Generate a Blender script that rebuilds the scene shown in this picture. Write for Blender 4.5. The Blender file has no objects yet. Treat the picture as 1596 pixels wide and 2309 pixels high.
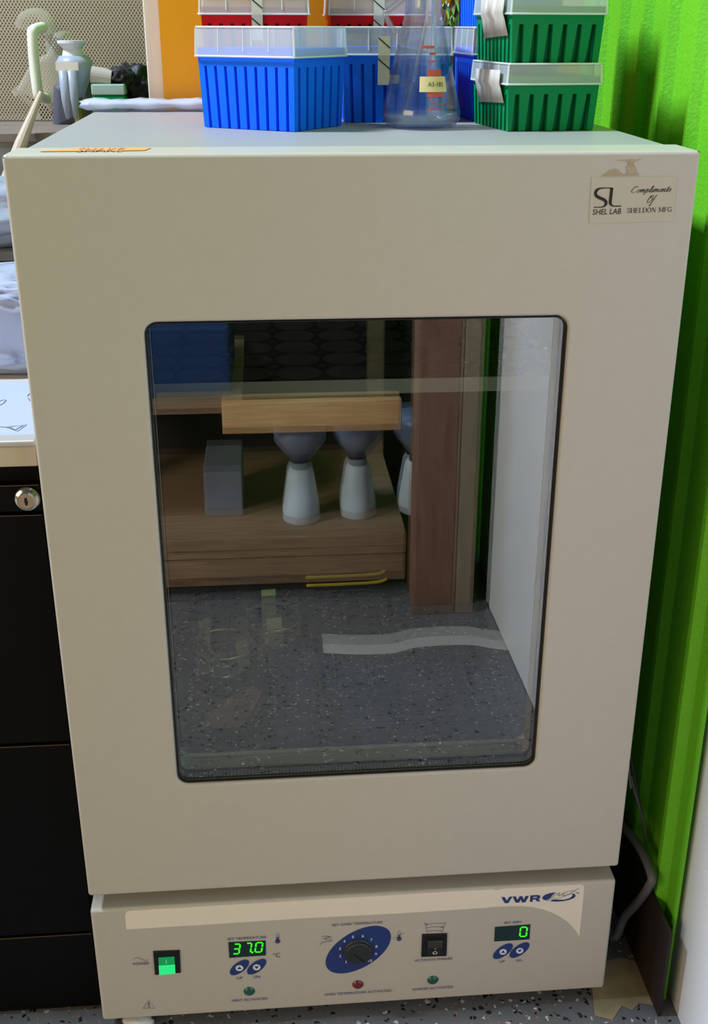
import bpy, bmesh, math, random
from mathutils import Vector, Matrix
random.seed(7)
S = bpy.context.scene
C = S.collection

# ------------------------------------------------------------------ camera
CAM_P = Vector((-0.0926, -1.1126, 1.1814))
CR = Vector((0.99642, -0.08500, 0.00290)).normalized()
CF = Vector((0.0792, 0.9150, -0.3957)).normalized()
CU = CR.cross(CF).normalized(); CR = CF.cross(CU).normalized()
FPX, PPX, PPY = 2564.2, 817.18, 1160.14
cd = bpy.data.cameras.new('camera'); cam = bpy.data.objects.new('camera', cd); C.objects.link(cam)
cd.sensor_fit = 'VERTICAL'; cd.sensor_height = 24.0; cd.sensor_width = 24.0
cd.lens = FPX * 24.0 / 2309
cd.shift_x = -(PPX - 798) / 2309; cd.shift_y = (PPY - 1154.5) / 2309
cd.clip_start = 0.02
cam.matrix_world = Matrix(((CR.x, CU.x, -CF.x, CAM_P.x), (CR.y, CU.y, -CF.y, CAM_P.y), (CR.z, CU.z, -CF.z, CAM_P.z), (0, 0, 0, 1)))
S.camera = cam

# ------------------------------------------------------------------ light and exposure
def L(c): return tuple((v / 255 / 12.92) if v / 255 <= 0.04045 else ((v / 255 + 0.055) / 1.055) ** 2.4 for v in c)
w = bpy.data.worlds.new('world'); S.world = w; w.use_nodes = True
w.node_tree.nodes['Background'].inputs[0].default_value = (1.0, 0.86, 0.68, 1)
w.node_tree.nodes['Background'].inputs[1].default_value = 0.17
def area(name, loc, tgt, size, power, col, sy=None):
    ld = bpy.data.lights.new(name, 'AREA'); ld.energy = power; ld.color = col; ld.size = size
    if sy: ld.shape = 'RECTANGLE'; ld.size_y = sy
    o = bpy.data.objects.new(name, ld); C.objects.link(o); o.location = loc
    o.rotation_euler = (Vector(tgt) - Vector(loc)).to_track_quat('-Z', 'Y').to_euler()
    return o
area('ceiling_lamp', (-2.3, 0.15, 3.90), (0.3, 0.3, 1.1), 0.40, 235, (0.70, 0.84, 1.0))
area('warm_fill', (-2.7, -2.4, 1.1), (0.0, 0, 0.5), 2.0, 41, (1.0, 0.77, 0.50), 1.5)  # added broad warm fill standing in for the room's frontal ambient light
def spot(name, loc, tgt, power, col, ang):
    sl = bpy.data.lights.new(name, 'SPOT'); sl.energy = power; sl.color = col; sl.spot_size = math.radians(ang); sl.spot_blend = 0.5; sl.shadow_soft_size = 0.12
    so = bpy.data.objects.new(name, sl); C.objects.link(so); so.location = loc
    so.rotation_euler = (Vector(tgt) - so.location).to_track_quat('-Z', 'Y').to_euler()
spot('rear_fill_spot', (-1.6, -2.2, 2.2), (0.41, -0.98, 0.25), 230, (0.32, 0.62, 1.0), 24)  # added blue spot that brightens the mirrored door, no known lamp
spot('shelf_fill_spot', (-1.7, -0.20, 0.95), (0.0, -1.2, 0.30), 240, (1.0, 0.90, 0.80), 50)  # added spot lifting the mirrored shelving fronts, not a lamp of the room
S.view_settings.view_transform = 'Standard'; S.view_settings.look = 'None'
S.view_settings.exposure = 0.0; S.view_settings.gamma = 1.0; S.view_settings.use_curve_mapping = False
S.cycles.use_denoising = True
S.cycles.max_bounces = 12; S.cycles.transparent_max_bounces = 24; S.cycles.transmission_bounces = 12
S.cycles.caustics_reflective = False; S.cycles.caustics_refractive = False

# ------------------------------------------------------------------ photo pixel -> point on a known plane
def ray(x, y): return CF + CR * ((x - PPX) / FPX) - CU * ((y - PPY) / FPX)
def onp(x, y, ax, v):
    d = ray(x, y); return CAM_P + d * ((v - CAM_P[ax]) / d[ax])
def fr(x, y, Y=0.0):
    p = onp(x, y, 1, Y); return (p.x, p.z)

# ------------------------------------------------------------------ materials
MATS = {}
def mat(name, rgb, rough=0.5, metal=0.0, noise=0.0, nscale=20.0, bump=0.0, bscale=300.0, spec=0.5, emit=None, estr=0.0, coat=0.0, trans=0.0, ior=1.45, stretch=None):
    if name in MATS: return MATS[name]
    m = bpy.data.materials.new(name); m.use_nodes = True; nt = m.node_tree; b = nt.nodes['Principled BSDF']
    c = (*L(rgb), 1)
    b.inputs['Base Color'].default_value = c; b.inputs['Roughness'].default_value = rough; b.inputs['Metallic'].default_value = metal
    b.inputs['Specular IOR Level'].default_value = spec; b.inputs['Coat Weight'].default_value = coat
    b.inputs['Transmission Weight'].default_value = trans; b.inputs['IOR'].default_value = ior
    if emit: b.inputs['Emission Color'].default_value = (*L(emit), 1); b.inputs['Emission Strength'].default_value = estr
    tc = nt.nodes.new('ShaderNodeTexCoord'); vec = tc.outputs['Object']
    if stretch:
        mp = nt.nodes.new('ShaderNodeMapping'); mp.inputs['Scale'].default_value = stretch
        nt.links.new(vec, mp.inputs['Vector']); vec = mp.outputs['Vector']
    if noise:
        n = nt.nodes.new('ShaderNodeTexNoise'); n.inputs['Scale'].default_value = nscale; n.inputs['Detail'].default_value = 6
        nt.links.new(vec, n.inputs['Vector'])
        r = nt.nodes.new('ShaderNodeMapRange'); r.inputs['From Min'].default_value = 0.25; r.inputs['From Max'].default_value = 0.75
        r.inputs['To Min'].default_value = 1 - noise; r.inputs['To Max'].default_value = 1 + noise
        nt.links.new(n.outputs['Fac'], r.inputs['Value'])
        mx = nt.nodes.new('ShaderNodeMix'); mx.data_type = 'RGBA'; mx.blend_type = 'MULTIPLY'; mx.inputs['Factor'].default_value = 1
        mx.inputs[6].default_value = c
        nt.links.new(r.outputs['Result'], mx.inputs[7]); nt.links.new(mx.outputs[2], b.inputs['Base Color'])
    if bump:
        n2 = nt.nodes.new('ShaderNodeTexNoise'); n2.inputs['Scale'].default_value = bscale; n2.inputs['Detail'].default_value = 3
        nt.links.new(vec, n2.inputs['Vector'])
        bp = nt.nodes.new('ShaderNodeBump'); bp.inputs['Strength'].default_value = bump; bp.inputs['Distance'].default_value = 0.002
        nt.links.new(n2.outputs['Fac'], bp.inputs['Height']); nt.links.new(bp.outputs['Normal'], b.inputs['Normal'])
    MATS[name] = m; return m

def frosted(name, rgb, opac, rough=0.35):
    # translucent plastic: part see-through, part white plastic
    if name in MATS: return MATS[name]
    m = bpy.data.materials.new(name); m.use_nodes = True; nt = m.node_tree; b = nt.nodes['Principled BSDF']; out = nt.nodes['Material Output']
    b.inputs['Base Color'].default_value = (*L(rgb), 1); b.inputs['Roughness'].default_value = rough
    tr = nt.nodes.new('ShaderNodeBsdfTransparent'); mx = nt.nodes.new('ShaderNodeMixShader'); mx.inputs[0].default_value = opac
    nt.links.new(tr.outputs[0], mx.inputs[1]); nt.links.new(b.outputs[0], mx.inputs[2]); nt.links.new(mx.outputs[0], out.inputs['Surface'])
    MATS[name] = m; return m

def facing_fresnel(nt, base, top=1.0):
    lw = nt.nodes.new('ShaderNodeLayerWeight'); lw.inputs['Blend'].default_value = 0.5
    pw = nt.nodes.new('ShaderNodeMath'); pw.operation = 'POWER'; pw.inputs[1].default_value = 5.0; nt.links.new(lw.outputs['Facing'], pw.inputs[0])
    ma = nt.nodes.new('ShaderNodeMath'); ma.operation = 'MULTIPLY_ADD'; ma.inputs[1].default_value = top - base; ma.inputs[2].default_value = base; nt.links.new(pw.outputs[0], ma.inputs[0])
    return ma
def pane_glass():
    m = bpy.data.materials.new('window_glass'); m.use_nodes = True; nt = m.node_tree; nt.nodes.remove(nt.nodes['Principled BSDF']); out = nt.nodes['Material Output']
    tr = nt.nodes.new('ShaderNodeBsdfTransparent'); tr.inputs[0].default_value = (0.90, 0.94, 0.92, 1)
    gl = nt.nodes.new('ShaderNodeBsdfGlossy'); gl.inputs['Roughness'].default_value = 0.0
    fz = facing_fresnel(nt, 0.155)
    mx = nt.nodes.new('ShaderNodeMixShader')
    nt.links.new(fz.outputs[0], mx.inputs[0]); nt.links.new(tr.outputs[0], mx.inputs[1]); nt.links.new(gl.outputs[0], mx.inputs[2]); nt.links.new(mx.outputs[0], out.inputs['Surface'])
    return m
def lab_glass(name, tint=(0.97, 0.985, 0.98)):
    m = bpy.data.materials.new(name); m.use_nodes = True; nt = m.node_tree; nt.nodes.remove(nt.nodes['Principled BSDF']); out = nt.nodes['Material Output']
    tr = nt.nodes.new('ShaderNodeBsdfTransparent'); gl = nt.nodes.new('ShaderNodeBsdfGlossy'); gl.inputs['Roughness'].default_value = 0.02
    lw = nt.nodes.new('ShaderNodeLayerWeight'); lw.inputs['Blend'].default_value = 0.35
    cr = nt.nodes.new('ShaderNodeValToRGB'); cr.color_ramp.elements[0].position = 0.0; cr.color_ramp.elements[1].position = 1.0
    cr.color_ramp.elements[0].color = (*tint, 1); cr.color_ramp.elements[1].color = (0.58, 0.67, 0.70, 1)
    e2 = cr.color_ramp.elements.new(0.80); e2.color = (0.95, 0.97, 0.97, 1)
    nt.links.new(lw.outputs['Facing'], cr.inputs[0]); nt.links.new(cr.outputs[0], tr.inputs[0])
    fz = facing_fresnel(nt, 0.06, 1.0); mx = nt.nodes.new('ShaderNodeMixShader')
    nt.links.new(fz.outputs[0], mx.inputs[0]); nt.links.new(tr.outputs[0], mx.inputs[1]); nt.links.new(gl.outputs[0], mx.inputs[2])
    rg = nt.nodes.new('ShaderNodeBsdfGlass'); rg.inputs['IOR'].default_value = 1.47; rg.inputs['Roughness'].default_value = 0.0; m2 = nt.nodes.new('ShaderNodeMixShader'); m2.inputs[0].default_value = 0.15
    nt.links.new(mx.outputs[0], m2.inputs[1]); nt.links.new(rg.outputs[0], m2.inputs[2]); nt.links.new(m2.outputs[0], out.inputs['Surface']); MATS[name] = m; return m
def wood(name, dark, light, axis='X', scale=6.0, rough=0.6):
    m = bpy.data.materials.new(name); m.use_nodes = True; nt = m.node_tree; b = nt.nodes['Principled BSDF']; b.inputs['Roughness'].default_value = rough
    tc = nt.nodes.new('ShaderNodeTexCoord'); mp = nt.nodes.new('ShaderNodeMapping')
    sc = {'X': (1.2, 22, 22), 'Z': (22, 22, 1.2)}[axis]; mp.inputs['Scale'].default_value = sc
    n = nt.nodes.new('ShaderNodeTexNoise'); n.inputs['Scale'].default_value = scale; n.inputs['Detail'].default_value = 8; n.inputs['Distortion'].default_value = 1.2
    cr = nt.nodes.new('ShaderNodeValToRGB'); cr.color_ramp.elements[0].position = 0.3; cr.color_ramp.elements[1].position = 0.7
    cr.color_ramp.elements[0].color = (*L(dark), 1); cr.color_ramp.elements[1].color = (*L(light), 1)
    nt.links.new(tc.outputs['Object'], mp.inputs[0]); nt.links.new(mp.outputs[0], n.inputs['Vector']); nt.links.new(n.outputs['Fac'], cr.inputs[0]); nt.links.new(cr.outputs[0], b.inputs['Base Color'])
    MATS[name] = m; return m
def flake_floor():
    m = bpy.data.materials.new('flake_epoxy'); m.use_nodes = True; nt = m.node_tree; b = nt.nodes['Principled BSDF']; b.inputs['Roughness'].default_value = 0.32
    tc = nt.nodes.new('ShaderNodeTexCoord')
    base = nt.nodes.new('ShaderNodeTexNoise'); base.inputs['Scale'].default_value = 9; base.inputs['Detail'].default_value = 8
    cr = nt.nodes.new('ShaderNodeValToRGB'); cr.color_ramp.elements[0].color = (*L((92, 93, 97)), 1); cr.color_ramp.elements[1].color = (*L((116, 117, 120)), 1)
    nt.links.new(tc.outputs['Object'], base.inputs['Vector']); nt.links.new(base.outputs['Fac'], cr.inputs[0]); col = cr.outputs[0]
    for sc, thr, c in ((150, 0.10, (22, 22, 24)), (170, 0.07, (205, 196, 182)), (110, 0.07, (40, 40, 44)), (240, 0.08, (160, 120, 100))):
        nz = nt.nodes.new('ShaderNodeTexNoise'); nz.inputs['Scale'].default_value = sc * 0.9
        ad = nt.nodes.new('ShaderNodeMix'); ad.data_type = 'RGBA'; ad.blend_type = 'LINEAR_LIGHT'; ad.inputs['Factor'].default_value = 0.006
        nt.links.new(tc.outputs['Object'], ad.inputs[6]); nt.links.new(tc.outputs['Object'], nz.inputs['Vector']); nt.links.new(nz.outputs['Color'], ad.inputs[7])
        v = nt.nodes.new('ShaderNodeTexVoronoi'); v.inputs['Scale'].default_value = sc; nt.links.new(ad.outputs[2], v.inputs['Vector'])
        sp = nt.nodes.new('ShaderNodeSeparateColor'); nt.links.new(v.outputs['Color'], sp.inputs[0])
        g1 = nt.nodes.new('ShaderNodeMath'); g1.operation = 'LESS_THAN'; g1.inputs[1].default_value = thr; nt.links.new(sp.outputs[0], g1.inputs[0])
        g2 = nt.nodes.new('ShaderNodeMath'); g2.operation = 'LESS_THAN'; g2.inputs[1].default_value = 0.42; nt.links.new(v.outputs['Distance'], g2.inputs[0])
        gm = nt.nodes.new('ShaderNodeMath'); gm.operation = 'MULTIPLY'; nt.links.new(g1.outputs[0], gm.inputs[0]); nt.links.new(g2.outputs[0], gm.inputs[1])
        mx = nt.nodes.new('ShaderNodeMix'); mx.data_type = 'RGBA'; nt.links.new(gm.outputs[0], mx.inputs['Factor']); nt.links.new(col, mx.inputs[6]); mx.inputs[7].default_value = (*L(c), 1); col = mx.outputs[2]
    nt.links.new(col, b.inputs['Base Color']); return m
def mesh_screen():
    # woven wire screen: procedural holes in a diamond pattern
    m = bpy.data.materials.new('wire_screen'); m.use_nodes = True; nt = m.node_tree; b = nt.nodes['Principled BSDF']; out = nt.nodes['Material Output']
    b.inputs['Base Color'].default_value = (*L((196, 180, 156)), 1); b.inputs['Roughness'].default_value = 0.6
    tc = nt.nodes.new('ShaderNodeTexCoord'); sp = nt.nodes.new('ShaderNodeSeparateXYZ'); nt.links.new(tc.outputs['Object'], sp.inputs[0])
    def diag(sgn):
        mu = nt.nodes.new('ShaderNodeMath'); mu.operation = 'MULTIPLY'; mu.inputs[1].default_value = 1.45 * sgn; nt.links.new(sp.outputs['X'], mu.inputs[0])
        a = nt.nodes.new('ShaderNodeMath'); a.operation = 'ADD'; nt.links.new(mu.outputs[0], a.inputs[0]); nt.links.new(sp.outputs['Z'], a.inputs[1])
        s = nt.nodes.new('ShaderNodeMath'); s.operation = 'MULTIPLY'; s.inputs[1].default_value = 125.0; nt.links.new(a.outputs[0], s.inputs[0])
        f = nt.nodes.new('ShaderNodeMath'); f.operation = 'FRACT'; nt.links.new(s.outputs[0], f.inputs[0])
        l = nt.nodes.new('ShaderNodeMath'); l.operation = 'LESS_THAN'; l.inputs[1].default_value = 0.38; nt.links.new(f.outputs[0], l.inputs[0]); return l.outputs[0]
    mxm = nt.nodes.new('ShaderNodeMath'); mxm.operation = 'MAXIMUM'; nt.links.new(diag(1), mxm.inputs[0]); nt.links.new(diag(-1), mxm.inputs[1])
    tr = nt.nodes.new('ShaderNodeBsdfTransparent'); mx = nt.nodes.new('ShaderNodeMixShader')
    nt.links.new(mxm.outputs[0], mx.inputs[0]); nt.links.new(tr.outputs[0], mx.inputs[1]); nt.links.new(b.outputs[0], mx.inputs[2]); nt.links.new(mx.outputs[0], out.inputs['Surface'])
    return m

PAINT_BODY = mat('grey_cream_enamel', (166, 163, 163), 0.45, bump=0.10, bscale=900)
PAINT = mat('cream_enamel', (195, 187, 175), 0.42, bump=0.10, bscale=900, noise=0.015, nscale=60)
PAINT_GREY = mat('grey_panel_print', (196, 194, 188), 0.5, bump=0.08, bscale=900)
CREAM = mat('cream_print', (242, 230, 212), 0.45)
NAVY = mat('navy_print', (38, 58, 122), 0.5)
NAVY_TEXT = mat('slate_blue_print', (70, 76, 120), 0.55)
BLACK = mat('black_plastic', (16, 16, 18), 0.4)
BLACKM = mat('black_steel', (7, 7, 9), 0.55, spec=0.15, noise=0.1, nscale=40)
INK = mat('black_ink', (38, 28, 30), 0.6)
STEEL = mat('brushed_steel', (176, 174, 170), 0.3, 1.0)
CHROME = mat('chrome', (205, 204, 202), 0.14, 1.0)
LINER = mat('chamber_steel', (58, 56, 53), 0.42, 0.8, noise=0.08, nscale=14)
RUBBER = mat('black_rubber', (14, 14, 14), 0.7)
LED_OFF = mat('green_lens', (12, 84, 66), 0.25, coat=0.5)
LED_RED = mat('red_lens', (110, 30, 40), 0.25, coat=0.5)
LCD = mat('display_window', (10, 44, 44), 0.2, coat=0.3)
DIGIT = mat('lit_green_digit', (20, 200, 20), 0.5, emit=(60, 255, 30), estr=1.0)
ROCK_LIT = mat('lit_green_rocker', (0, 120, 70), 0.25, emit=(0, 190, 90), estr=0.35, coat=0.4)
ROCK_GLOW = mat('lit_rocker_lamp', (40, 220, 130), 0.25, emit=(40, 255, 140), estr=0.5, coat=0.4)
WHITEP = mat('white_print', (225, 228, 230), 0.5)
BLUE = mat('blue_polypropylene', (8, 108, 252), 0.45, noise=0.03, nscale=40, spec=0.22)
RED = mat('red_polypropylene', (210, 14, 24), 0.45, noise=0.03, nscale=40, spec=0.22)
GREEN = mat('green_polypropylene', (2, 132, 78), 0.45, noise=0.03, nscale=40, spec=0.22)
LID = frosted('frosted_lid', (226, 232, 234), 0.46)
LID_EDGE = frosted('frosted_lid_edge', (240, 245, 245), 0.72)
TAPE = mat('autoclave_tape', (222, 216, 196), 0.75, noise=0.06, nscale=80)
TAPE_GREY = mat('worn_tape', (205, 198, 188), 0.8, noise=0.25, nscale=90, stretch=(1, 1, 0.15))
ORANGE_TAPE = mat('orange_tape', (250, 168, 92), 0.6, noise=0.04, nscale=30)
GLASS = lab_glass('flask_glass'); PANE = pane_glass()
YELLOW_L = mat('yellow_paper_label', (226, 206, 150), 0.7)
RED_PRINT = mat('red_graduation_print', (196, 84, 72), 0.6)
LIMEWALL = mat('lime_green_paint', (112, 200, 32), 0.62, noise=0.07, nscale=170, bump=0.5, bscale=260)
WHITE_DOOR = mat('white_door_paint', (226, 226, 228), 0.5, noise=0.02, nscale=10, bump=0.03, bscale=200)
BASEB = mat('dark_brown_vinyl', (40, 30, 27), 0.6, noise=0.1, nscale=40)
AMBER = mat('amber_acrylic', (240, 164, 30), 0.3, noise=0.05, nscale=9, stretch=(1, 1, 0.12))
WALLM = mat('grey_brown_wall', (100, 86, 70), 0.8, noise=0.15, nscale=6)
GREYLEDGE = mat('weathered_grey_board', (132, 128, 124), 0.75, noise=0.12, nscale=30)
BAGW = mat('white_plastic_bag', (184, 192, 214), 0.15, bump=0.9, bscale=22)
BAGC = frosted('clear_plastic_bag', (214, 222, 244), 0.72, 0.12)
BLACKBAG = mat('black_nylon', (34, 32, 38), 0.55, bump=0.7, bscale=45)
PAPER = mat('white_paper', (184, 192, 212), 0.5)
ALU = mat('aluminium_trim', (222, 220, 216), 0.4, 0.6)
WOOD_TAN = wood('tan_pine', (196, 150, 94), (228, 192, 138))
WOOD_DK = wood('brown_timber', (122, 98, 74), (164, 136, 106))
WOOD_POST = wood('red_brown_post_timber', (104, 72, 58), (140, 108, 86), 'Z')
WOOD_STUD = wood('pale_stud_timber', (128, 116, 94), (150, 138, 114), 'Z')
WOOD_PALE = wood('pale_beige_board', (224, 208, 190), (236, 222, 206), 'Z', 3)
JUG = mat('white_polyethylene', (196, 214, 226), 0.4)
GREYP = mat('grey_plastic', (120, 130, 150), 0.35)
COPPER_SHEEN = mat('copper_sheen', (216, 150, 126), 0.4, 0.2)
PLATE = mat('dark_slate_plate', (58, 62, 68), 0.5, 0.3, noise=0.08, nscale=20)
CABLE = mat('grey_cable', (104, 100, 104), 0.5)
FOIL = mat('crumpled_foil', (215, 215, 218), 0.18, 1.0)
CONCRETE = mat('bare_concrete', (150, 136, 106), 0.85, noise=0.25, nscale=25)
TOTE = mat('blue_tote_plastic', (30, 56, 100), 0.4)

# ------------------------------------------------------------------ builders
def link(name, me, m, parent=None):
    o = bpy.data.objects.new(name, me); C.objects.link(o)
    if m is not None and not me.materials: me.materials.append(m)
    if parent is not None: o.parent = parent
    return o
def thing(name, label, cat, loc=(0, 0, 0), rz=0, group=None):
    o = bpy.data.objects.new(name, None); C.objects.link(o); o.empty_display_size = 0.02
    o.location = loc; o.rotation_euler = (0, 0, rz); return tag(o, label, cat, group)
def tag(o, label, cat, group=None):
    o['label'] = label; o['category'] = cat
    if group: o['group'] = group
    return o
def structure(o, label=None, cat=None):
    o['kind'] = 'structure'
    if label: o['label'] = label
    if cat: o['category'] = cat
    return o
class MB:
    def __init__(s): s.v = []; s.f = []; s.mi = []; s.cur = 0
    def add(s, vs, fs):
        b = len(s.v); s.v += [tuple(p) for p in vs]
        for f in fs: s.f.append([b + i for i in f]); s.mi.append(s.cur)
    def box(s, x0, x1, y0, y1, z0, z1):
        s.add([(x0, y0, z0), (x1, y0, z0), (x1, y1, z0), (x0, y1, z0), (x0, y0, z1), (x1, y0, z1), (x1, y1, z1), (x0, y1, z1)],
              [(3, 2, 1, 0), (4, 5, 6, 7), (0, 1, 5, 4), (1, 2, 6, 5), (2, 3, 7, 6), (3, 0, 4, 7)])
    def tube(s, pts, r, n=10, cap=True):
        pts = [Vector(p) for p in pts]; rs = r if isinstance(r, (list, tuple)) else [r] * len(pts)
        b = len(s.v); up = None
        for i, p in enumerate(pts):
            t = (pts[min(i + 1, len(pts) - 1)] - pts[max(i - 1, 0)]).normalized()
            if up is None: up = Vector((0, 0, 1)) if abs(t.z) < 0.9 else Vector((1, 0, 0))
            a = t.cross(up).normalized(); up = a.cross(t).normalized()
            for k in range(n):
                an = 2 * math.pi * k / n; s.v.append(tuple(p + (a * math.cos(an) + up * math.sin(an)) * rs[i]))
        for i in range(len(pts) - 1):
            for k in range(n):
                k2 = (k + 1) % n; s.f.append([b + i * n + k, b + i * n + k2, b + (i + 1) * n + k2, b + (i + 1) * n + k]); s.mi.append(s.cur)
        if cap:
            s.f.append([b + k for k in range(n)][::-1]); s.mi.append(s.cur)
            s.f.append([b + (len(pts) - 1) * n + k for k in range(n)]); s.mi.append(s.cur)
    def lathe(s, prof, c=(0, 0, 0), n=48, closed=False):
        b = len(s.v); m_ = len(prof)
        for r, z in prof:
            for k in range(n):
                a = 2 * math.pi * k / n; s.v.append((c[0] + max(r, 1e-5) * math.cos(a), c[1] + max(r, 1e-5) * math.sin(a), c[2] + z))
        for i in range(m_ if closed else m_ - 1):
            j = (i + 1) % m_
            for k in range(n):
                k2 = (k + 1) % n; s.f.append([b + i * n + k, b + i * n + k2, b + j * n + k2, b + j * n + k]); s.mi.append(s.cur)
    def mesh(s, name, smooth=False):
        me = bpy.data.meshes.new(name); me.from_pydata(s.v, [], s.f); me.update()
        for p, i in zip(me.polygons, s.mi): p.material_index = i; p.use_smooth = smooth
        return me
    def build(s, name, m, parent=None, smooth=False, bevel=0, seg=2, mats=None):
        me = s.mesh(name, smooth)
        if mats:
            for q in mats: me.materials.append(q)
        o = link(name, me, m, parent)
        if bevel: do_bevel(me, bevel, seg); wn(o)
        return o
def recalc(me):
    bm = bmesh.new(); bm.from_mesh(me); bmesh.ops.remove_doubles(bm, verts=bm.verts, dist=1e-6); bmesh.ops.recalc_face_normals(bm, faces=bm.faces); bm.to_mesh(me); bm.free()
def do_bevel(me, w_, seg=2, ang=30):
    bm = bmesh.new(); bm.from_mesh(me); bmesh.ops.remove_doubles(bm, verts=bm.verts, dist=1e-6)
    es = [e for e in bm.edges if len(e.link_faces) == 2 and e.calc_face_angle(0) > math.radians(ang)]
    bmesh.ops.bevel(bm, geom=es, offset=w_, segments=seg, profile=0.5, affect='EDGES')
    for f in bm.faces: f.smooth = True
    bmesh.ops.recalc_face_normals(bm, faces=bm.faces); bm.to_mesh(me); bm.free()
    me.set_sharp_from_angle(angle=math.radians(50))
def wn(o):
    md = o.modifiers.new('wn', 'WEIGHTED_NORMAL'); md.keep_sharp = True; md.weight = 100; return o
def box(name, x0, x1, y0, y1, z0, z1, m, parent=None, bevel=0, seg=2):
    b = MB(); b.box(x0, x1, y0, y1, z0, z1); return b.build(name, m, parent, bevel=bevel, seg=seg)
def rrect(x0, z0, x1, z1, r, n=8):
    p = []
    for cx, cz, a0 in ((x1 - r, z1 - r, 0), (x0 + r, z1 - r, 90), (x0 + r, z0 + r, 180), (x1 - r, z0 + r, 270)):
        for k in range(n + 1):
            a = math.radians(a0 + 90 * k / n); p.append((cx + r * math.cos(a), cz + r * math.sin(a)))
    return p
def ellipse(cx, cz, a, b, rot=0, n=40):
    c_, s_ = math.cos(rot), math.sin(rot)
    return [(cx + a * math.cos(t) * c_ - b * math.sin(t) * s_, cz + a * math.cos(t) * s_ + b * math.sin(t) * c_) for t in (2 * math.pi * k / n for k in range(n))]
def curve_mesh(loops, half, bevel=0.0, bres=2):
    cu = bpy.data.curves.new('tmp', 'CURVE'); cu.dimensions = '2D'; cu.fill_mode = 'BOTH'
    cu.extrude = max(half - bevel, 0); cu.bevel_depth = bevel; cu.bevel_resolution = bres; cu.offset = -bevel
    for lp in loops:
        sp = cu.splines.new('POLY'); sp.points.add(len(lp) - 1); sp.use_cyclic_u = True
        for q, (x, y) in zip(sp.points, lp): q.co = (x, y, 0, 1)
    o = bpy.data.objects.new('tmp', cu); C.objects.link(o)
    dg = bpy.context.evaluated_depsgraph_get(); me = bpy.data.meshes.new_from_object(o.evaluated_get(dg)); C.objects.unlink(o)
    bpy.data.objects.remove(o); bpy.data.curves.remove(cu); me.materials.clear(); return me
def slab(name, loops, y0, y1, m, parent=None, bevel=0.0, bres=2):
    # flat shape drawn in X-Z, from depth y0 (front) to y1
    me = curve_mesh(loops, (y1 - y0) / 2, bevel, bres)
    for v in me.vertices:
        x, y, z = v.co; v.co = (x, (y0 + y1) / 2 - z, y)
    recalc(me); me.update()
    for p in me.polygons: p.use_smooth = bevel > 0
    o = link(name, me, m, parent)
    if bevel: me.set_sharp_from_angle(angle=math.radians(50)); wn(o)
    return o
def join(meshes, name):
    bm = bmesh.new()
    for me in meshes: bm.from_mesh(me)
    me2 = bpy.data.meshes.new(name); bm.to_mesh(me2); bm.free(); return me2
DECAL = 0.0006
def shapes_mesh(loop_sets, y):
    ms = []
    for loops in loop_sets:
        me = curve_mesh(loops, 0.0001)
        for v in me.vertices:
            x, yy, z = v.co; v.co = (x, y - z, yy)
        ms.append(me)
    return ms
def text_mesh(s, x0, x1, zc, h, y, shear=0.0, bold=0.0, italic_rise=0.0):
    cu = bpy.data.curves.new('t', 'FONT'); cu.body = s; cu.size = 1; cu.shear = shear; cu.offset = bold; cu.fill_mode = 'FRONT'; cu.resolution_u = 4
    o = bpy.data.objects.new('t', cu); C.objects.link(o); dg = bpy.context.evaluated_depsgraph_get()
    me = bpy.data.meshes.new_from_object(o.evaluated_get(dg)); C.objects.unlink(o); bpy.data.objects.remove(o); bpy.data.curves.remove(cu)
    me.materials.clear()
    xs = [v.co.x for v in me.vertices]; ys = [v.co.y for v in me.vertices]
    ax, bx, ay, by = min(xs), max(xs), min(ys), max(ys)
    for v in me.vertices:
        v.co = (x0 + (v.co.x - ax) / (bx - ax) * (x1 - x0), y, zc + ((v.co.y - ay) / (by - ay) - 0.5) * h + italic_rise * ((v.co.x - ax) / (bx - ax) - 0.5))
    return me
def ribbon_mesh(pts, wd, y):
    # stroke drawn in the X-Z plane with given width(s)
    n = len(pts); ws = wd if isinstance(wd, (list, tuple)) else [wd] * n
    vs, fs = [], []
    for i in range(n):
        a = Vector(pts[max(i - 1, 0)]); b = Vector(pts[min(i + 1, n - 1)]); t = (b - a)
        t = t.normalized() if t.length > 1e-9 else Vector((1, 0)); nn = Vector((-t.y, t.x)) * ws[i] / 2
        p = Vector(pts[i]); vs += [(p.x + nn.x, y, p.y + nn.y), (p.x - nn.x, y, p.y - nn.y)]
    for i in range(n - 1): fs.append((2 * i, 2 * i + 1, 2 * i + 3, 2 * i + 2))
    me = bpy.data.meshes.new('r'); me.from_pydata(vs, [], fs); return me
def smoothpts(pts, k=6):
    out = []
    n = len(pts)
    for i in range(n - 1):
        p0 = Vector(pts[max(i - 1, 0)]); p1 = Vector(pts[i]); p2 = Vector(pts[i + 1]); p3 = Vector(pts[min(i + 2, n - 1)])
        for j in range(k):
            t = j / k; out.append(tuple(0.5 * ((2 * p1) + (p2 - p0) * t + (2 * p0 - 5 * p1 + 4 * p2 - p3) * t * t + (3 * p1 - p0 - 3 * p2 + p3) * t ** 3)))
    out.append(tuple(pts[-1])); return out
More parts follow.
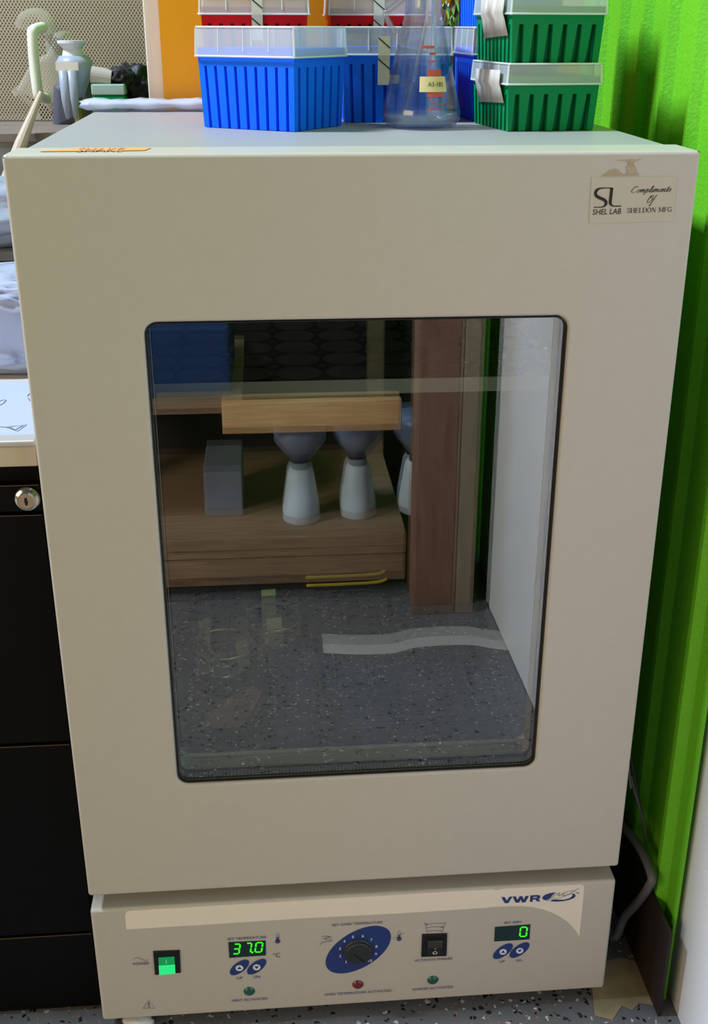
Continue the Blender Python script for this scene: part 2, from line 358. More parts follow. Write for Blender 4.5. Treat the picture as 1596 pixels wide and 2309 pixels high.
def blob(name, c, r, m, parent=None, amp=0.25, fr_=6.0, sub=4, seed=0, sharp=False, boxy=1.0):
    from mathutils import noise as NZ
    bm = bmesh.new(); bmesh.ops.create_icosphere(bm, subdivisions=sub, radius=1)
    for v in bm.verts:
        d = v.co.copy(); k = NZ.fractal(d * fr_ * 0.3 + Vector((seed * 7.3, 0, 0)), 1.0, 2.0, 4)
        if sharp: k = -abs(k) * 1.6
        e = Vector([math.copysign(abs(t) ** boxy, t) for t in d]); q = e * (1 + amp * k); v.co = (c[0] + q.x * r[0], c[1] + q.y * r[1], c[2] + q.z * r[2])
    for f in bm.faces: f.smooth = not sharp
    me = bpy.data.meshes.new(name); bm.to_mesh(me); bm.free(); return link(name, me, m, parent)

# ================================================================== SETTING
FZ = -0.02
structure(box('floor', -3.2, 1.2, -3.4, 1.35, FZ - 0.08, FZ, flake_floor()))
structure(box('wall_back', -3.2, 0.45, 1.30, 1.35, FZ, 2.8, WALLM))
structure(box('wall_rear', -3.2, 1.2, -3.4, -3.35, FZ, 2.8, mat('dim_grey_wall', (96, 90, 82), 0.8, noise=0.2, nscale=3)))
WX = 0.410
def siding(name, y0, y1, z0, z1, ribs):
    pr = [(WX, y0)]
    for c_ in ribs:
        if y0 + 0.02 < c_ < y1 - 0.02: pr += [(WX, c_ - 0.014), (WX - 0.011, c_ - 0.005), (WX - 0.011, c_ + 0.005), (WX, c_ + 0.014)]
    pr += [(WX, y1)]
    b = MB(); n = len(pr); vs = [(x, y, z0) for x, y in pr] + [(x, y, z1) for x, y in pr]
    vs += [(x + 0.004, y, z0) for x, y in pr] + [(x + 0.004, y, z1) for x, y in pr]
    fs = []
    for i in range(n - 1):
        fs += [(i, n + i, n + i + 1, i + 1), (2 * n + i, 2 * n + i + 1, 3 * n + i + 1, 3 * n + i), (n + i, 3 * n + i, 3 * n + i + 1, n + i + 1), (i, i + 1, 2 * n + i + 1, 2 * n + i)]
    fs += [(0, 2 * n, 3 * n, n), (n - 1, 2 * n - 1, 4 * n - 1, 3 * n - 1)]
    b.add(vs, fs); o = b.build(name, LIMEWALL); recalc(o.data); return structure(o)
siding('wall_right', -0.006, 1.30, FZ, 2.8, [0.04 + 0.1 * k for k in range(13)])
siding('wall_right_rear', -3.35, -1.10, FZ, 2.8, [-3.3 + 0.1 * k for k in range(22)])
# white door beside the incubator, leaf plane turned a little
def slanted(name, xa, ya, xb, yb, th, z0, z1, m, parent=None, bevel=0.0):
    b = MB(); d = Vector((yb - ya, -(xb - xa))); d = d.normalized() * th
    if d.x < 0: d = -d
    p = [(xa, ya), (xb, yb), (xb + d.x, yb + d.y), (xa + d.x, ya + d.y)]
    b.add([(x, y, z0) for x, y in p] + [(x, y, z1) for x, y in p], [(3, 2, 1, 0), (4, 5, 6, 7), (0, 1, 5, 4), (1, 2, 6, 5), (2, 3, 7, 6), (3, 0, 4, 7)])
    o = b.build(name, m, parent); recalc(o.data)
    if bevel: do_bevel(o.data, bevel, 3)
    return o
dx = lambda y: 0.4215 + (y - 0.0) * 0.022
dr = slanted('door_1', dx(0.05), 0.05, dx(-1.10), -1.10, 0.04, FZ, 2.1, WHITE_DOOR); structure(dr)
slanted('door_trim', dx(-0.235) - 0.012, -0.235, dx(-1.10) - 0.012, -1.10, 0.012, FZ + 0.001, 2.1, WHITE_DOOR, dr, bevel=0.003)
structure(box('trim_1', WX, WX + 0.05, -1.10, -0.006, 2.1, 2.8, LIMEWALL))
structure(box('baseboard_right', WX - 0.0165, WX - 0.0112, -0.034, 1.29, FZ, 0.122, BASEB, bevel=0.001))
# bare patch on the floor beside the incubator
pp = [(1330, 2180), (1395, 2158), (1452, 2172), (1478, 2268), (1440, 2262), (1425, 2278), (1402, 2268), (1380, 2300), (1340, 2290)]
q = MB(); pq = [onp(x, y, 2, FZ + 0.0008) for x, y in pp]; q.add(pq, [list(range(len(pq)))[::-1]])
tag(q.build('floor_patch', CONCRETE), 'bare tan concrete patch in the floor beside the incubator\'s right foot', 'floor patch')

# ================================================================== INCUBATOR
W, H = 0.66, 1.0708; ZB = 0.2044; PZ = 0.1825
inc = thing('incubator', 'cream laboratory shaking incubator with a tall glass door window and a control panel below', 'incubator')
# cabinet body with a hollow front
BX, BY0, BY1 = 0.3235, 0.070, 0.615
bm = bmesh.new(); bmesh.ops.create_cube(bm, size=1)
for v in bm.verts: v.co = (v.co.x * 2 * BX, BY0 + (v.co.y + 0.5) * (BY1 - BY0), (v.co.z + 0.5) * (H - 0.001))
bmesh.ops.bevel(bm, geom=list(bm.edges), offset=0.006, segments=3, profile=0.5, affect='EDGES')
ff = max((f for f in bm.faces if f.normal.y < -0.9), key=lambda f: f.calc_area()); ring = [v for v in ff.verts]
cx0, cx1, cz0, cz1, cyb = -0.265, 0.265, 0.262, 0.985, 0.565
inner = {}
for v in ring: inner[v] = bm.verts.new((cx0 if v.co.x < 0 else cx1, BY0, cz0 if v.co.z < 0.5 else cz1))
bm.faces.remove(ff)
for i in range(len(ring)):
    a, b_ = ring[i], ring[(i + 1) % len(ring)]; bm.faces.new((a, b_, inner[b_], inner[a]))
for f in bm.faces: f.smooth = True
bmesh.ops.recalc_face_normals(bm, faces=bm.faces)
me = bpy.data.meshes.new('cabinet_body'); bm.to_mesh(me); bm.free(); me.set_sharp_from_angle(angle=math.radians(50))
wn(link('cabinet_body', me, PAINT_BODY, inc))
b = MB(); x0, x1, y0, y1, z0, z1 = cx0, cx1, BY0, cyb, cz0, cz1
vs = [(x0, y0, z0), (x1, y0, z0), (x1, y1, z0), (x0, y1, z0), (x0, y0, z1), (x1, y0, z1), (x1, y1, z1), (x0, y1, z1)]
b.add(vs, [(0, 1, 2, 3), (4, 7, 6, 5), (1, 5, 6, 2), (2, 6, 7, 3), (3, 7, 4, 0)]); b.build('chamber_liner', LINER, inc)
gk = slab('door_seal', [rrect(-0.300, 0.235, 0.300, 1.02, 0.02), rrect(-0.285, 0.25, 0.285, 1.005, 0.015)], 0.0655, 0.0705, RUBBER, inc)
# door with a rounded window opening
wl, wr, wb, wt = -0.2128, 0.2125, 0.3620, 0.9121
door = slab('door', [rrect(-W / 2, ZB, W / 2, H, 0.004, 4), rrect(wl, wb, wr, wt, 0.0135)], 0.0, 0.0655, PAINT, inc, bevel=0.0035, bres=3)
slab('window_gasket', [rrect(wl + 0.001, wb + 0.001, wr - 0.001, wt - 0.001, 0.0125), rrect(wl + 0.0024, wb + 0.0024, wr - 0.0024, wt - 0.0024, 0.0115)], 0.0030, 0.0055, RUBBER, door)
sp_m = bpy.data.materials.new('spacer_bar_dots'); sp_m.use_nodes = True; nt = sp_m.node_tree; bb = nt.nodes['Principled BSDF']; bb.inputs['Roughness'].default_value = 0.5; bb.inputs['Metallic'].default_value = 0.3
tc = nt.nodes.new('ShaderNodeTexCoord'); v1 = nt.nodes.new('ShaderNodeTexVoronoi'); v1.inputs['Scale'].default_value = 240; v1.inputs['Randomness'].default_value = 0
cr = nt.nodes.new('ShaderNodeValToRGB'); cr.color_ramp.elements[0].position = 0.28; cr.color_ramp.elements[1].position = 0.36
cr.color_ramp.elements[0].color = (*L((190, 190, 180)), 1); cr.color_ramp.elements[1].color = (*L((92, 92, 86)), 1)
nt.links.new(tc.outputs['Object'], v1.inputs['Vector']); nt.links.new(v1.outputs['Distance'], cr.inputs[0]); nt.links.new(cr.outputs[0], bb.inputs['Base Color'])
slab('spacer_bar', [rrect(wl + 0.0006, wb + 0.0006, wr - 0.0006, wt - 0.0006, 0.0129), rrect(wl + 0.0016, wb + 0.0016, wr - 0.0016, wt - 0.0016, 0.0121)], 0.0095, 0.0220, sp_m, door)
slab('inner_gasket', [rrect(wl + 0.001, wb + 0.001, wr - 0.001, wt - 0.001, 0.0125), rrect(wl + 0.0026, wb + 0.0026, wr - 0.0026, wt - 0.0026, 0.0113)], 0.0235, 0.0260, RUBBER, door)
for yy in (0.0068, 0.0275):
    g = MB(); p = rrect(wl + 0.0004, wb + 0.0004, wr - 0.0004, wt - 0.0004, 0.0131)
    g.add([(x, yy, z) for x, z in p], [list(range(len(p)))]); o = g.build('glass_pane', PANE, door)
# glue residue over the sticker
ps = lambda x, y: fr(1280 + x * 0.198, 320 + y * 0.198)
ms = shapes_mesh([[[ps(*q) for q in ((545, 212), (600, 204), (650, 208), (690, 200), (740, 200), (780, 206), (830, 192), (820, 206), (775, 216), (752, 232), (745, 250), (765, 290), (782, 345), (815, 370), (800, 380), (650, 382), (685, 335), (660, 300), (665, 280), (695, 262), (692, 240), (665, 218), (600, 212))]],
                  [[ps(*q) for q in ((375, 386), (430, 362), (470, 325), (515, 318), (540, 305), (575, 318), (592, 350), (615, 366), (640, 365), (650, 384), (560, 384))]]], -DECAL)
for m1 in ms: link('glue_residue', join([m1], 'glue_residue'), mat('old_glue', (176, 158, 132), 0.8, noise=0.15, nscale=120), door)
for lp in ([ps(*q) for q in ((1470, 104), (1495, 106), (1504, 118), (1498, 122), (1488, 112), (1472, 108))], [fr(*q) for q in ((6.8, 353), (8.8, 353), (8.6, 358), (7, 357))]):
    link('paint_chip', join(shapes_mesh([[lp]], -DECAL), 'paint_chip'), INK, door)
# sticker
stk = slab('sticker', [[ps(270, 405), ps(240, 925), ps(1205, 900), ps(1240, 392)]], -0.0008, 0.0002, mat('silver_paper_label', (196, 186, 168), 0.4), door)
YS = -0.0012
SC = abs(ps(100, 600)[0] - ps(0, 600)[0]) / 100
def PS(pts): return [ps(*q) for q in pts]
bits = [ribbon_mesh(PS(smoothpts([(510, 524), (430, 524), (372, 526), (330, 545), (312, 580), (322, 612), (360, 636), (405, 655), (432, 685), (425, 715), (395, 738), (345, 742), (290, 742)], 5)),
                    [SC * k for k in (9, 9, 9, 9, 9, 10, 11, 11, 12, 13, 14, 17, 20, 23, 26, 29, 31, 32, 33, 33, 33, 33, 33, 33, 33, 34, 34, 34, 34, 34, 33, 33, 33, 33, 33, 33, 33, 33, 33, 33, 33, 32, 32, 31, 30, 28, 25, 22, 19, 16, 13, 11, 10, 10, 9, 9, 9, 9, 9, 9, 9)][:61], YS),
        ribbon_mesh(PS(smoothpts([(497, 520), (492, 570), (484, 640), (480, 690), (492, 716), (520, 729), (605, 729)], 5)),
                    [SC * k for k in [34] * 15 + [34, 33, 31, 28, 25, 22, 19, 17, 15, 13, 12, 11, 11, 11, 11, 11]][:31], YS)]
lz = lambda x, y: ps(x, y)[1]; lx = lambda x, y: ps(x, y)[0]
bits.append(text_mesh('SHEL LAB', lx(280, 790), lx(603, 790), lz(440, 792), SC * 62, YS, shear=0.12, italic_rise=SC * 8))
# cursive words drawn stroke by stroke (unit: letter box, baseline 0, x-height 1)
GL = {
 'C': (1.75, [[(1.55, 1.75), (1.35, 2.05), (0.95, 2.05), (0.5, 1.6), (0.3, 0.9), (0.45, 0.25), (0.85, 0.0), (1.3, 0.25)], [(1.0, 1.75), (0.75, 1.95), (0.55, 1.85)]]),
 'o': (0.95, [[(0.6, 1.0), (0.25, 0.8), (0.1, 0.35), (0.3, 0.0), (0.65, 0.2), (0.8, 0.65), (0.6, 1.0), (0.95, 0.85)]]),
 'm': (1.5, [[(0.0, 0.75), (0.2, 1.0), (0.1, 0.0)], [(0.12, 0.3), (0.45, 0.95), (0.65, 0.95), (0.55, 0.0)], [(0.57, 0.3), (0.9, 0.95), (1.12, 0.95), (1.0, 0.2), (1.15, 0.0), (1.45, 0.4)]]),
 'p': (1.0, [[(0.0, 0.7), (0.3, 1.1), (-0.05, -0.9)], [(0.15, 0.3), (0.45, 0.95), (0.75, 0.9), (0.75, 0.4), (0.5, 0.0), (0.2, 0.1)]]),
 'l': (0.6, [[(0.05, 0.3), (0.5, 1.6), (0.5, 2.1), (0.3, 1.9), (0.15, 0.3), (0.3, 0.0), (0.6, 0.4)]]),
 'i': (0.55, [[(0.05, 0.6), (0.25, 1.0), (0.15, 0.2), (0.3, 0.0), (0.55, 0.4)], [(0.32, 1.42), (0.36, 1.52)]]),
 'e': (0.8, [[(0.1, 0.45), (0.5, 0.6), (0.62, 0.9), (0.4, 1.0), (0.15, 0.6), (0.2, 0.1), (0.5, 0.0), (0.8, 0.4)]]),
 'n': (1.1, [[(0.0, 0.75), (0.2, 1.0), (0.1, 0.0)], [(0.12, 0.3), (0.5, 0.95), (0.72, 0.95), (0.6, 0.2), (0.75, 0.0), (1.05, 0.4)]]),
 't': (0.65, [[(0.05, 0.5), (0.4, 1.7), (0.2, 0.2), (0.35, 0.0), (0.65, 0.4)], [(0.05, 1.1), (0.6, 1.2)]]),
 's': (0.75, [[(0.0, 0.3), (0.4, 1.05), (0.55, 0.5), (0.45, 0.05), (0.1, 0.05)]]),
 'O': (1.9, [[(1.1, 2.1), (0.5, 1.8), (0.15, 1.0), (0.35, 0.15), (0.9, 0.0), (1.45, 0.6), (1.5, 1.5), (1.1, 2.05), (0.7, 1.7), (0.75, 1.2)]]),
 'f': (0.8, [[(0.75, 1.9), (0.6, 2.15), (0.45, 1.8), (0.25, 0.4), (0.05, -0.7), (-0.2, -0.85), (-0.1, -0.5)], [(0.05, 0.95), (0.65, 1.05)]])}
def cursive(word, x0, x1, zb_, xh, y, sh=0.45, th=0.16, rise=0.0):
    tot = sum(GL[c_][0] for c_ in word); sx = (x1 - x0) / tot; cx_ = 0; out = []
    for c_ in word:
        for st in GL[c_][1]:
            sp_ = smoothpts(st, 5); pts, ws = [], []
            for i, (u, v) in enumerate(sp_):
                pts.append((x0 + (cx_ + u) * sx + sh * v * xh, zb_ + v * xh + rise * (cx_ + u) / tot))
                dv = abs(sp_[min(i + 1, len(sp_) - 1)][1] - sp_[max(i - 1, 0)][1]); du = abs(sp_[min(i + 1, len(sp_) - 1)][0] - sp_[max(i - 1, 0)][0])
                ws.append(xh * th * (0.55 + 0.75 * dv / (dv + du + 1e-6)))
            out.append(ribbon_mesh(pts, ws, y))
        cx_ += GL[c_][0]
    return out
bits += cursive('Compliments', lx(700, 575), lx(1165, 575), lz(940, 577), SC * 33, YS, rise=SC * 10)
bits += cursive('Of', lx(890, 680), lx(970, 680), lz(930, 692), SC * 40, YS, th=0.14)
# roman capitals with serifs: thick stems, thin strokes (unit box, thick=1 / thin=0)
RM = {'S': (0.62, [([(0.55, 0.78), (0.5, 0.95), (0.3, 1.0), (0.08, 0.88), (0.1, 0.64), (0.32, 0.5), (0.55, 0.36), (0.56, 0.12), (0.32, 0.0), (0.1, 0.06), (0.04, 0.26)], 2)]),
 'H': (0.86, [([(0.15, 0), (0.15, 1)], 1), ([(0.7, 0), (0.7, 1)], 1), ([(0.15, 0.52), (0.7, 0.52)], 0), ([(0.02, 0), (0.3, 0)], 0), ([(0.02, 1), (0.3, 1)], 0), ([(0.56, 0), (0.84, 0)], 0), ([(0.56, 1), (0.84, 1)], 0)]),
 'E': (0.7, [([(0.15, 0), (0.15, 1)], 1), ([(0.02, 1), (0.6, 1), (0.6, 0.8)], 0), ([(0.02, 0), (0.63, 0), (0.65, 0.22)], 0), ([(0.15, 0.52), (0.48, 0.52)], 0), ([(0.48, 0.4), (0.48, 0.64)], 0)]),
 'L': (0.66, [([(0.15, 0), (0.15, 1)], 1), ([(0.02, 1), (0.3, 1)], 0), ([(0.02, 0), (0.6, 0), (0.62, 0.25)], 0)]),
 'D': (0.84, [([(0.15, 0), (0.15, 1)], 1), ([(0.02, 1), (0.4, 1)], 0), ([(0.02, 0), (0.4, 0)], 0), ([(0.4, 1), (0.65, 0.85), (0.72, 0.5), (0.65, 0.15), (0.4, 0)], 2)]),
 'O': (0.84, [([(0.4, 1), (0.16, 0.85), (0.08, 0.5), (0.16, 0.15), (0.4, 0), (0.64, 0.15), (0.72, 0.5), (0.64, 0.85), (0.4, 1)], 2)]),
 'N': (0.86, [([(0.14, 0), (0.14, 1)], 0), ([(0.14, 1), (0.7, 0)], 1), ([(0.7, 0), (0.7, 1)], 0), ([(0.0, 1), (0.2, 1)], 0), ([(0.02, 0), (0.28, 0)], 0), ([(0.57, 1), (0.83, 1)], 0)]),
 'M': (1.04, [([(0.14, 0), (0.14, 1)], 0), ([(0.16, 1), (0.5, 0.08)], 1), ([(0.5, 0.08), (0.84, 1)], 0), ([(0.86, 0), (0.86, 1)], 1), ([(0.0, 1), (0.2, 1)], 0), ([(0.02, 0), (0.27, 0)], 0), ([(0.72, 0), (1.0, 0)], 0), ([(0.84, 1), (1.0, 1)], 0)]),
 'F': (0.66, [([(0.15, 0), (0.15, 1)], 1), ([(0.02, 1), (0.58, 1), (0.58, 0.78)], 0), ([(0.02, 0), (0.3, 0)], 0), ([(0.15, 0.52), (0.45, 0.52)], 0), ([(0.45, 0.4), (0.45, 0.64)], 0)]),
 'G': (0.82, [([(0.66, 0.78), (0.58, 0.95), (0.4, 1), (0.16, 0.85), (0.08, 0.5), (0.16, 0.15), (0.42, 0), (0.64, 0.08)], 2), ([(0.66, 0.03), (0.66, 0.44)], 1), ([(0.52, 0.44), (0.78, 0.44)], 0)]), ' ': (0.4, [])}
def roman(word, x0, x1, zb_, h, y, rise=0.0, thick=0.15, thin=0.055):
    tot = sum(RM[c_][0] for c_ in word); sx = (x1 - x0) / tot; cx_ = 0; out = []
    for c_ in word:
        for st, kd in RM[c_][1]:
            sp_ = smoothpts(st, 4) if kd == 2 else st; pts = [(x0 + (cx_ + u) * sx, zb_ + v * h + rise * (cx_ + u) / tot) for u, v in sp_]; ws = []
            for i in range(len(sp_)):
                dv = abs(sp_[min(i + 1, len(sp_) - 1)][1] - sp_[max(i - 1, 0)][1]); du = abs(sp_[min(i + 1, len(sp_) - 1)][0] - sp_[max(i - 1, 0)][0])
                ws.append(h * (thick if kd == 1 else thin if kd == 0 else thin + (thick - thin) * dv / (dv + du + 1e-6)))
            out.append(ribbon_mesh(pts, ws, y))
        cx_ += RM[c_][0]
    return out
bits += roman('SHELDON MFG', lx(672, 780), lx(1180, 780), lz(670, 806), SC * 50, YS, rise=SC * 9)
link('sticker_lettering', join(bits, 'sticker_lettering'), INK, stk)
# serifs of the maker line are part of the sticker lettering mesh
# orange tape on the door's top
zt = H + 0.0006
pt_ = [onp(x, y, 2, zt) for x, y in ((89.4, 339.6), (150, 335.8), (173, 334.0), (341.6, 332.9), (326, 338.9), (200, 340.6), (92, 341.6))]
pt_ = [(max(p.x, -0.325), min(max(p.y, 0.005), 0.062), p.z) for p in pt_]
q = MB(); q.add(pt_, [list(range(len(pt_)))]); q.add([(x, y, z - 0.0005) for x, y, z in pt_], [list(range(len(pt_)))[::-1]])
tp = q.build('tape_strip', ORANGE_TAPE, door)
tm = text_mesh('SHAKE', 0, 1, 0, 1, 0)
xa = onp(178, 337, 2, zt).x; xb = onp(280, 337, 2, zt).x
for v in tm.vertices: v.co = (xa + v.co.x * (xb - xa), 0.032 + v.co.z * 0.032, zt + 0.0004)
link('handwriting', tm, mat('brown_marker', (208, 134, 78), 0.7), tp)

# control panel -----------------------------------------------------
cp = box('control_panel', -W / 2 - 0.0005, W / 2 - 0.0005, 0.0, 0.0695, 0.0, PZ, PAINT, inc, bevel=0.0045, seg=3)
for sx in (-1, 1):
    for yy in (0.05, 0.56):
        fb = MB(); fb.lathe([(0, 0), (0.018, 0), (0.02, -FZ), (0, -FZ)], (sx * 0.28, yy, FZ), 20); fb.build('foot', RUBBER, inc)
A5 = lambda x, y: fr(190 + x * 0.3321, 1950 + y * 0.3321)
A6 = lambda x, y: fr(690 + x * 0.2569, 1950 + y * 0.2569)
A7 = lambda x, y: fr(1050 + x * 0.25063, 1940 + y * 0.25063)
# grey printed overlay and the cream band
ov = [fr(283, 2090), fr(297, 2285), fr(1292, 2218), fr(1307, 2108), fr(1290, 2088), fr(1225, 2048), fr(1150, 2040)]
top_ = [A5(277, 345), A5(282, 325), A5(298, 315), A7(0, 271), A7(250, 262), A7(270, 268), A7(300, 266), A7(330, 256), A7(600, 241), A7(1030, 217), A7(1055, 222), A7(1066, 242)]
bot_ = [A7(1020, 685), A7(995, 640), A7(960, 598), A7(915, 552), A7(850, 508), A7(780, 470), A7(700, 440), A7(600, 418), A7(500, 409), A7(400, 410), A7(200, 420), A6(1596, 375), A6(800, 425), A6(0, 466), A5(900, 400), A5(285, 437)]
slab('cream_band', [top_ + bot_], -0.0005, 0.0003, CREAM, cp)
YP = -DECAL - 0.0004
T = []
def ptext(s, AF, x0, x1, y, h, rise=None, bold=0.0, sc=0.3321):
    a = AF(x0, y); b_ = AF(x1, y); T.append(text_mesh(s, a[0], b_[0], AF((x0 + x1) / 2, y)[1], h * sc * 0.00071, YP, bold=bold))
ptext('SET TEMPERATURE', A5, 970, 1235, 495, 17)
ptext('POWER', A5, 332, 441, 668, 19)
ptext('UP', A5, 1036, 1076, 766, 18); ptext('DN', A5, 1152, 1193, 758, 18)
ptext('HEAT ACTIVATED', A5, 1002, 1244, 912, 18)
ptext('SET OVER TEMPERATURE', A6, 227, 674, 513, 21, sc=0.2569)
ptext('OVER TEMPERATURE ACTIVATED', A6, 162, 746, 1118, 22, sc=0.2569)
ptext('ACTIVATE SHAKER', A6, 952, 1285, 828, 22, sc=0.2569)
ptext('SHAKER ACTIVATED', A6, 933, 1291, 1079, 22, sc=0.2569)
ptext('SET RPM', A7, 344, 497, 555, 20, sc=0.25063)
ptext('UP', A7, 302, 352, 906, 20, sc=0.25063); ptext('DN', A7, 452, 503, 897, 20, sc=0.25063)
ptext('\u00b0C', A5, 1281, 1330, 610, 30, bold=0.0)
U = 0.00058
NCAP = len(T)
T.append(ribbon_mesh([A5(*q) for q in smoothpts([(330, 640), (355, 628), (385, 636), (415, 648), (440, 638)], 4)], 0.9 * U, YP))
T.append(ribbon_mesh([A5(400, 972), A5(438, 915), A5(480, 970), A5(400, 972)], 1.0 * U, YP))
T.append(ribbon_mesh([A5(437, 930), A5(439, 953)], 2.0 * U, YP)); T.append(ribbon_mesh([A5(440, 958), A5(440, 966)], 2.4 * U, YP))
T += shapes_mesh([[ellipse(*A5(1313, 518), 5.6 * U, 5.2 * U)], [[A5(1304, 512), A5(1322, 511), A5(1321, 488), A5(1304, 489)]]], YP)
T.append(ribbon_mesh([A5(1303, 490), A5(1303, 468), A5(1312, 462), A5(1321, 467), A5(1321, 490)], 0.8 * U, YP))
T += shapes_mesh([[ellipse(*A6(816, 648), 5.2 * U, 5.6 * U)], [[A6(806, 640), A6(826, 638), A6(824, 612), A6(808, 613)]]], YP)
T.append(ribbon_mesh([A6(806, 614), A6(808, 585), A6(818, 577), A6(828, 584), A6(827, 614)], 0.7 * U, YP))
T.append(ribbon_mesh([A6(*q) for q in smoothpts([(763, 636), (795, 630), (830, 606), (868, 597)], 4)], 0.8 * U, YP))
for pts in ([(120, 700), (150, 675), (215, 667), (222, 655), (180, 652)], [(135, 632), (165, 622), (225, 632)], [(150, 645), (170, 640), (205, 632)], [(165, 640), (175, 655)]):
    T.append(ribbon_mesh([A6(*q) for q in smoothpts(pts, 4)], 1.1 * U, YP))
for pts in ([(1040, 498), (1062, 590)], [(1224, 496), (1190, 590)], [(1048, 520), (1130, 512), (1215, 512)], [(1056, 548), (1130, 541), (1206, 543)], [(1064, 582), (1130, 573), (1192, 578)], [(1052, 520), (1068, 513)], [(1052, 520), (1070, 527)], [(1204, 543), (1188, 536)], [(1204, 543), (1188, 550)]):
    T.append(ribbon_mesh([A6(*q) for q in smoothpts(pts, 3)], 0.8 * U, YP))
for i, m1 in enumerate(T): link('caption' if i < NCAP else 'icon_line', join([m1], 'caption'), NAVY_TEXT, cp)
# maker's logo
V8 = lambda x, y: fr(1120 + x * 0.12531, 1990 + y * 0.12531)
a = V8(82, 300); b2 = V8(775, 300)
LG = shapes_mesh([[[V8(*q) for q in ((82, 256), (138, 253), (178, 322), (226, 247), (276, 245), (205, 358), (140, 362))]],
                   [[V8(*q) for q in ((283, 246), (338, 242), (370, 312), (408, 240), (458, 238), (480, 306), (516, 236), (572, 233), (510, 345), (450, 348), (428, 290), (396, 350), (335, 352))]],
                   [[V8(*q) for q in ((603, 226), (735, 217), (768, 226), (779, 248), (768, 275), (742, 286), (776, 328), (720, 331), (690, 292), (643, 294), (641, 336), (592, 338))],
                    [V8(*q) for q in ((650, 249), (715, 244), (727, 254), (716, 267), (647, 272))]]], YP)
LG += shapes_mesh([[[V8(*q) for q in ((885, 310), (840, 302), (815, 275), (825, 245), (870, 212), (950, 185), (1060, 168), (1030, 190), (990, 225), (960, 260), (915, 295))]],
                   [[V8(*q) for q in ((960, 328), (1000, 298), (1050, 297), (1130, 303), (1210, 302), (1280, 285), (1330, 258), (1360, 225), (1358, 190), (1390, 198), (1412, 222), (1408, 245), (1370, 275), (1290, 305), (1190, 325), (1080, 334))]]], YP)
LG.append(text_mesh('TM', V8(1412, 180)[0], V8(1475, 180)[0], V8(1440, 182)[1], 30 * 0.12531 * 0.00071, YP))
link('maker_logo', join(LG, 'maker_logo'), NAVY, cp)
G2 = [ribbon_mesh([V8(*q) for q in smoothpts(pts, 5)], wd_ * U, YP - 0.0002) for pts, wd_ in (
    ([(905, 325), (970, 265), (1060, 205), (1130, 180), (1095, 230), (1150, 215), (1205, 180), (1185, 225), (1240, 220), (1330, 185), (1400, 140), (1470, 95)], 1.6),
    ([(920, 322), (985, 268), (1080, 275), (1200, 240), (1330, 190)], 0.9), ([(1210, 180), (1290, 145), (1375, 140)], 1.0))]
link('logo_swash', join(G2, 'logo_swash'), mat('silver_grey_print', (150, 152, 160), 0.5), cp)

def quadslab(name, AF, pts, y0, y1, m, parent, bevel=0.0): return slab(name, [[AF(*q) for q in pts]], y0, y1, m, parent, bevel)
# power switch
sw = quadslab('power_switch', A5, ((468, 584), (648, 577), (655, 728), (481, 742)), -0.002, 0.004, BLACK, inc, 0.0008)
quadslab('lit_rocker', A5, ((503, 622), (612, 615), (620, 725), (510, 735)), -0.0032, -0.0005, ROCK_LIT, sw, 0.0008)
quadslab('lit_rocker_lens', A5, ((506, 672), (617, 665), (620, 725), (510, 735)), -0.0040, -0.0028, ROCK_GLOW, sw, 0.0006)
quadslab('rocker_mark', A5, ((554, 634), (560, 634), (561, 656), (555, 656)), -0.0035, -0.0030, WHITEP, sw)
# displays with seven-segment digits
SEG = {'a': ((0.08, 1), (0.92, 1)), 'b': ((1, 0.95), (1, 0.55)), 'c': ((1, 0.45), (1, 0.05)), 'd': ((0.08, 0), (0.92, 0)), 'e': ((0, 0.45), (0, 0.05)), 'f': ((0, 0.95), (0, 0.55)), 'g': ((0.08, 0.5), (0.92, 0.5))}
DG = {'3': 'abcdg', '7': 'abc', '0': 'abcdef'}
def digits(specs, AF, parent, y):
    ms_ = []
    for ch, x0_, y0_, wpx, hpx in specs:
        for s_ in DG[ch]:
            pts = []
            for u, v in SEG[s_]: pts.append(AF(x0_ + wpx * u + (v - 0.5) * 10, y0_ - hpx * v))
            ms_.append(ribbon_mesh(pts, 0.0021, y))
    return ms_
d1 = quadslab('temperature_display', A5, ((978, 525), (1231, 513), (1232, 612), (985, 630)), -0.0007, 0.001, LCD, inc)
dm = digits([('3', 1014, 600, 40, 66), ('7', 1098, 592, 34, 64), ('0', 1163, 588, 44, 64)], A5, d1, -0.0012)
dm += shapes_mesh([[ellipse(*A5(1140, 590), 0.0015, 0.0015, n=12)]], -0.0012)
link('lit_digits', join(dm, 'lit_digits'), DIGIT, d1)
d2 = quadslab('speed_display', A7, ((262, 598), (580, 575), (572, 708), (255, 727)), -0.0007, 0.001, LCD, inc)
link('lit_digits', join(digits([('0', 488, 678, 58, 82)], A7, d2, -0.0012), 'lit_digits'), DIGIT, d2)
def pushbutton(name, AF, cx_, cy_, a_, b_, r_, up, sc):
    c_ = AF(cx_, cy_); k = sc * 0.00062
    o = slab(name, [ellipse(c_[0], c_[1], a_ * k, b_ * k, math.radians(44))], -0.0012, 0.0005, NAVY, inc, 0.0004)
    sgn = 1 if up else -1; t_ = r_ * k * 0.62
    ringm = shapes_mesh([[ellipse(c_[0], c_[1], r_ * k, r_ * k, n=24), [(c_[0] - t_, c_[1] - sgn * t_ * 0.6), (c_[0] + t_, c_[1] - sgn * t_ * 0.6), (c_[0], c_[1] + sgn * t_ * 0.9)]]], -0.0016)
    link('arrow_mark', join(ringm, 'arrow_mark'), WHITEP, o)
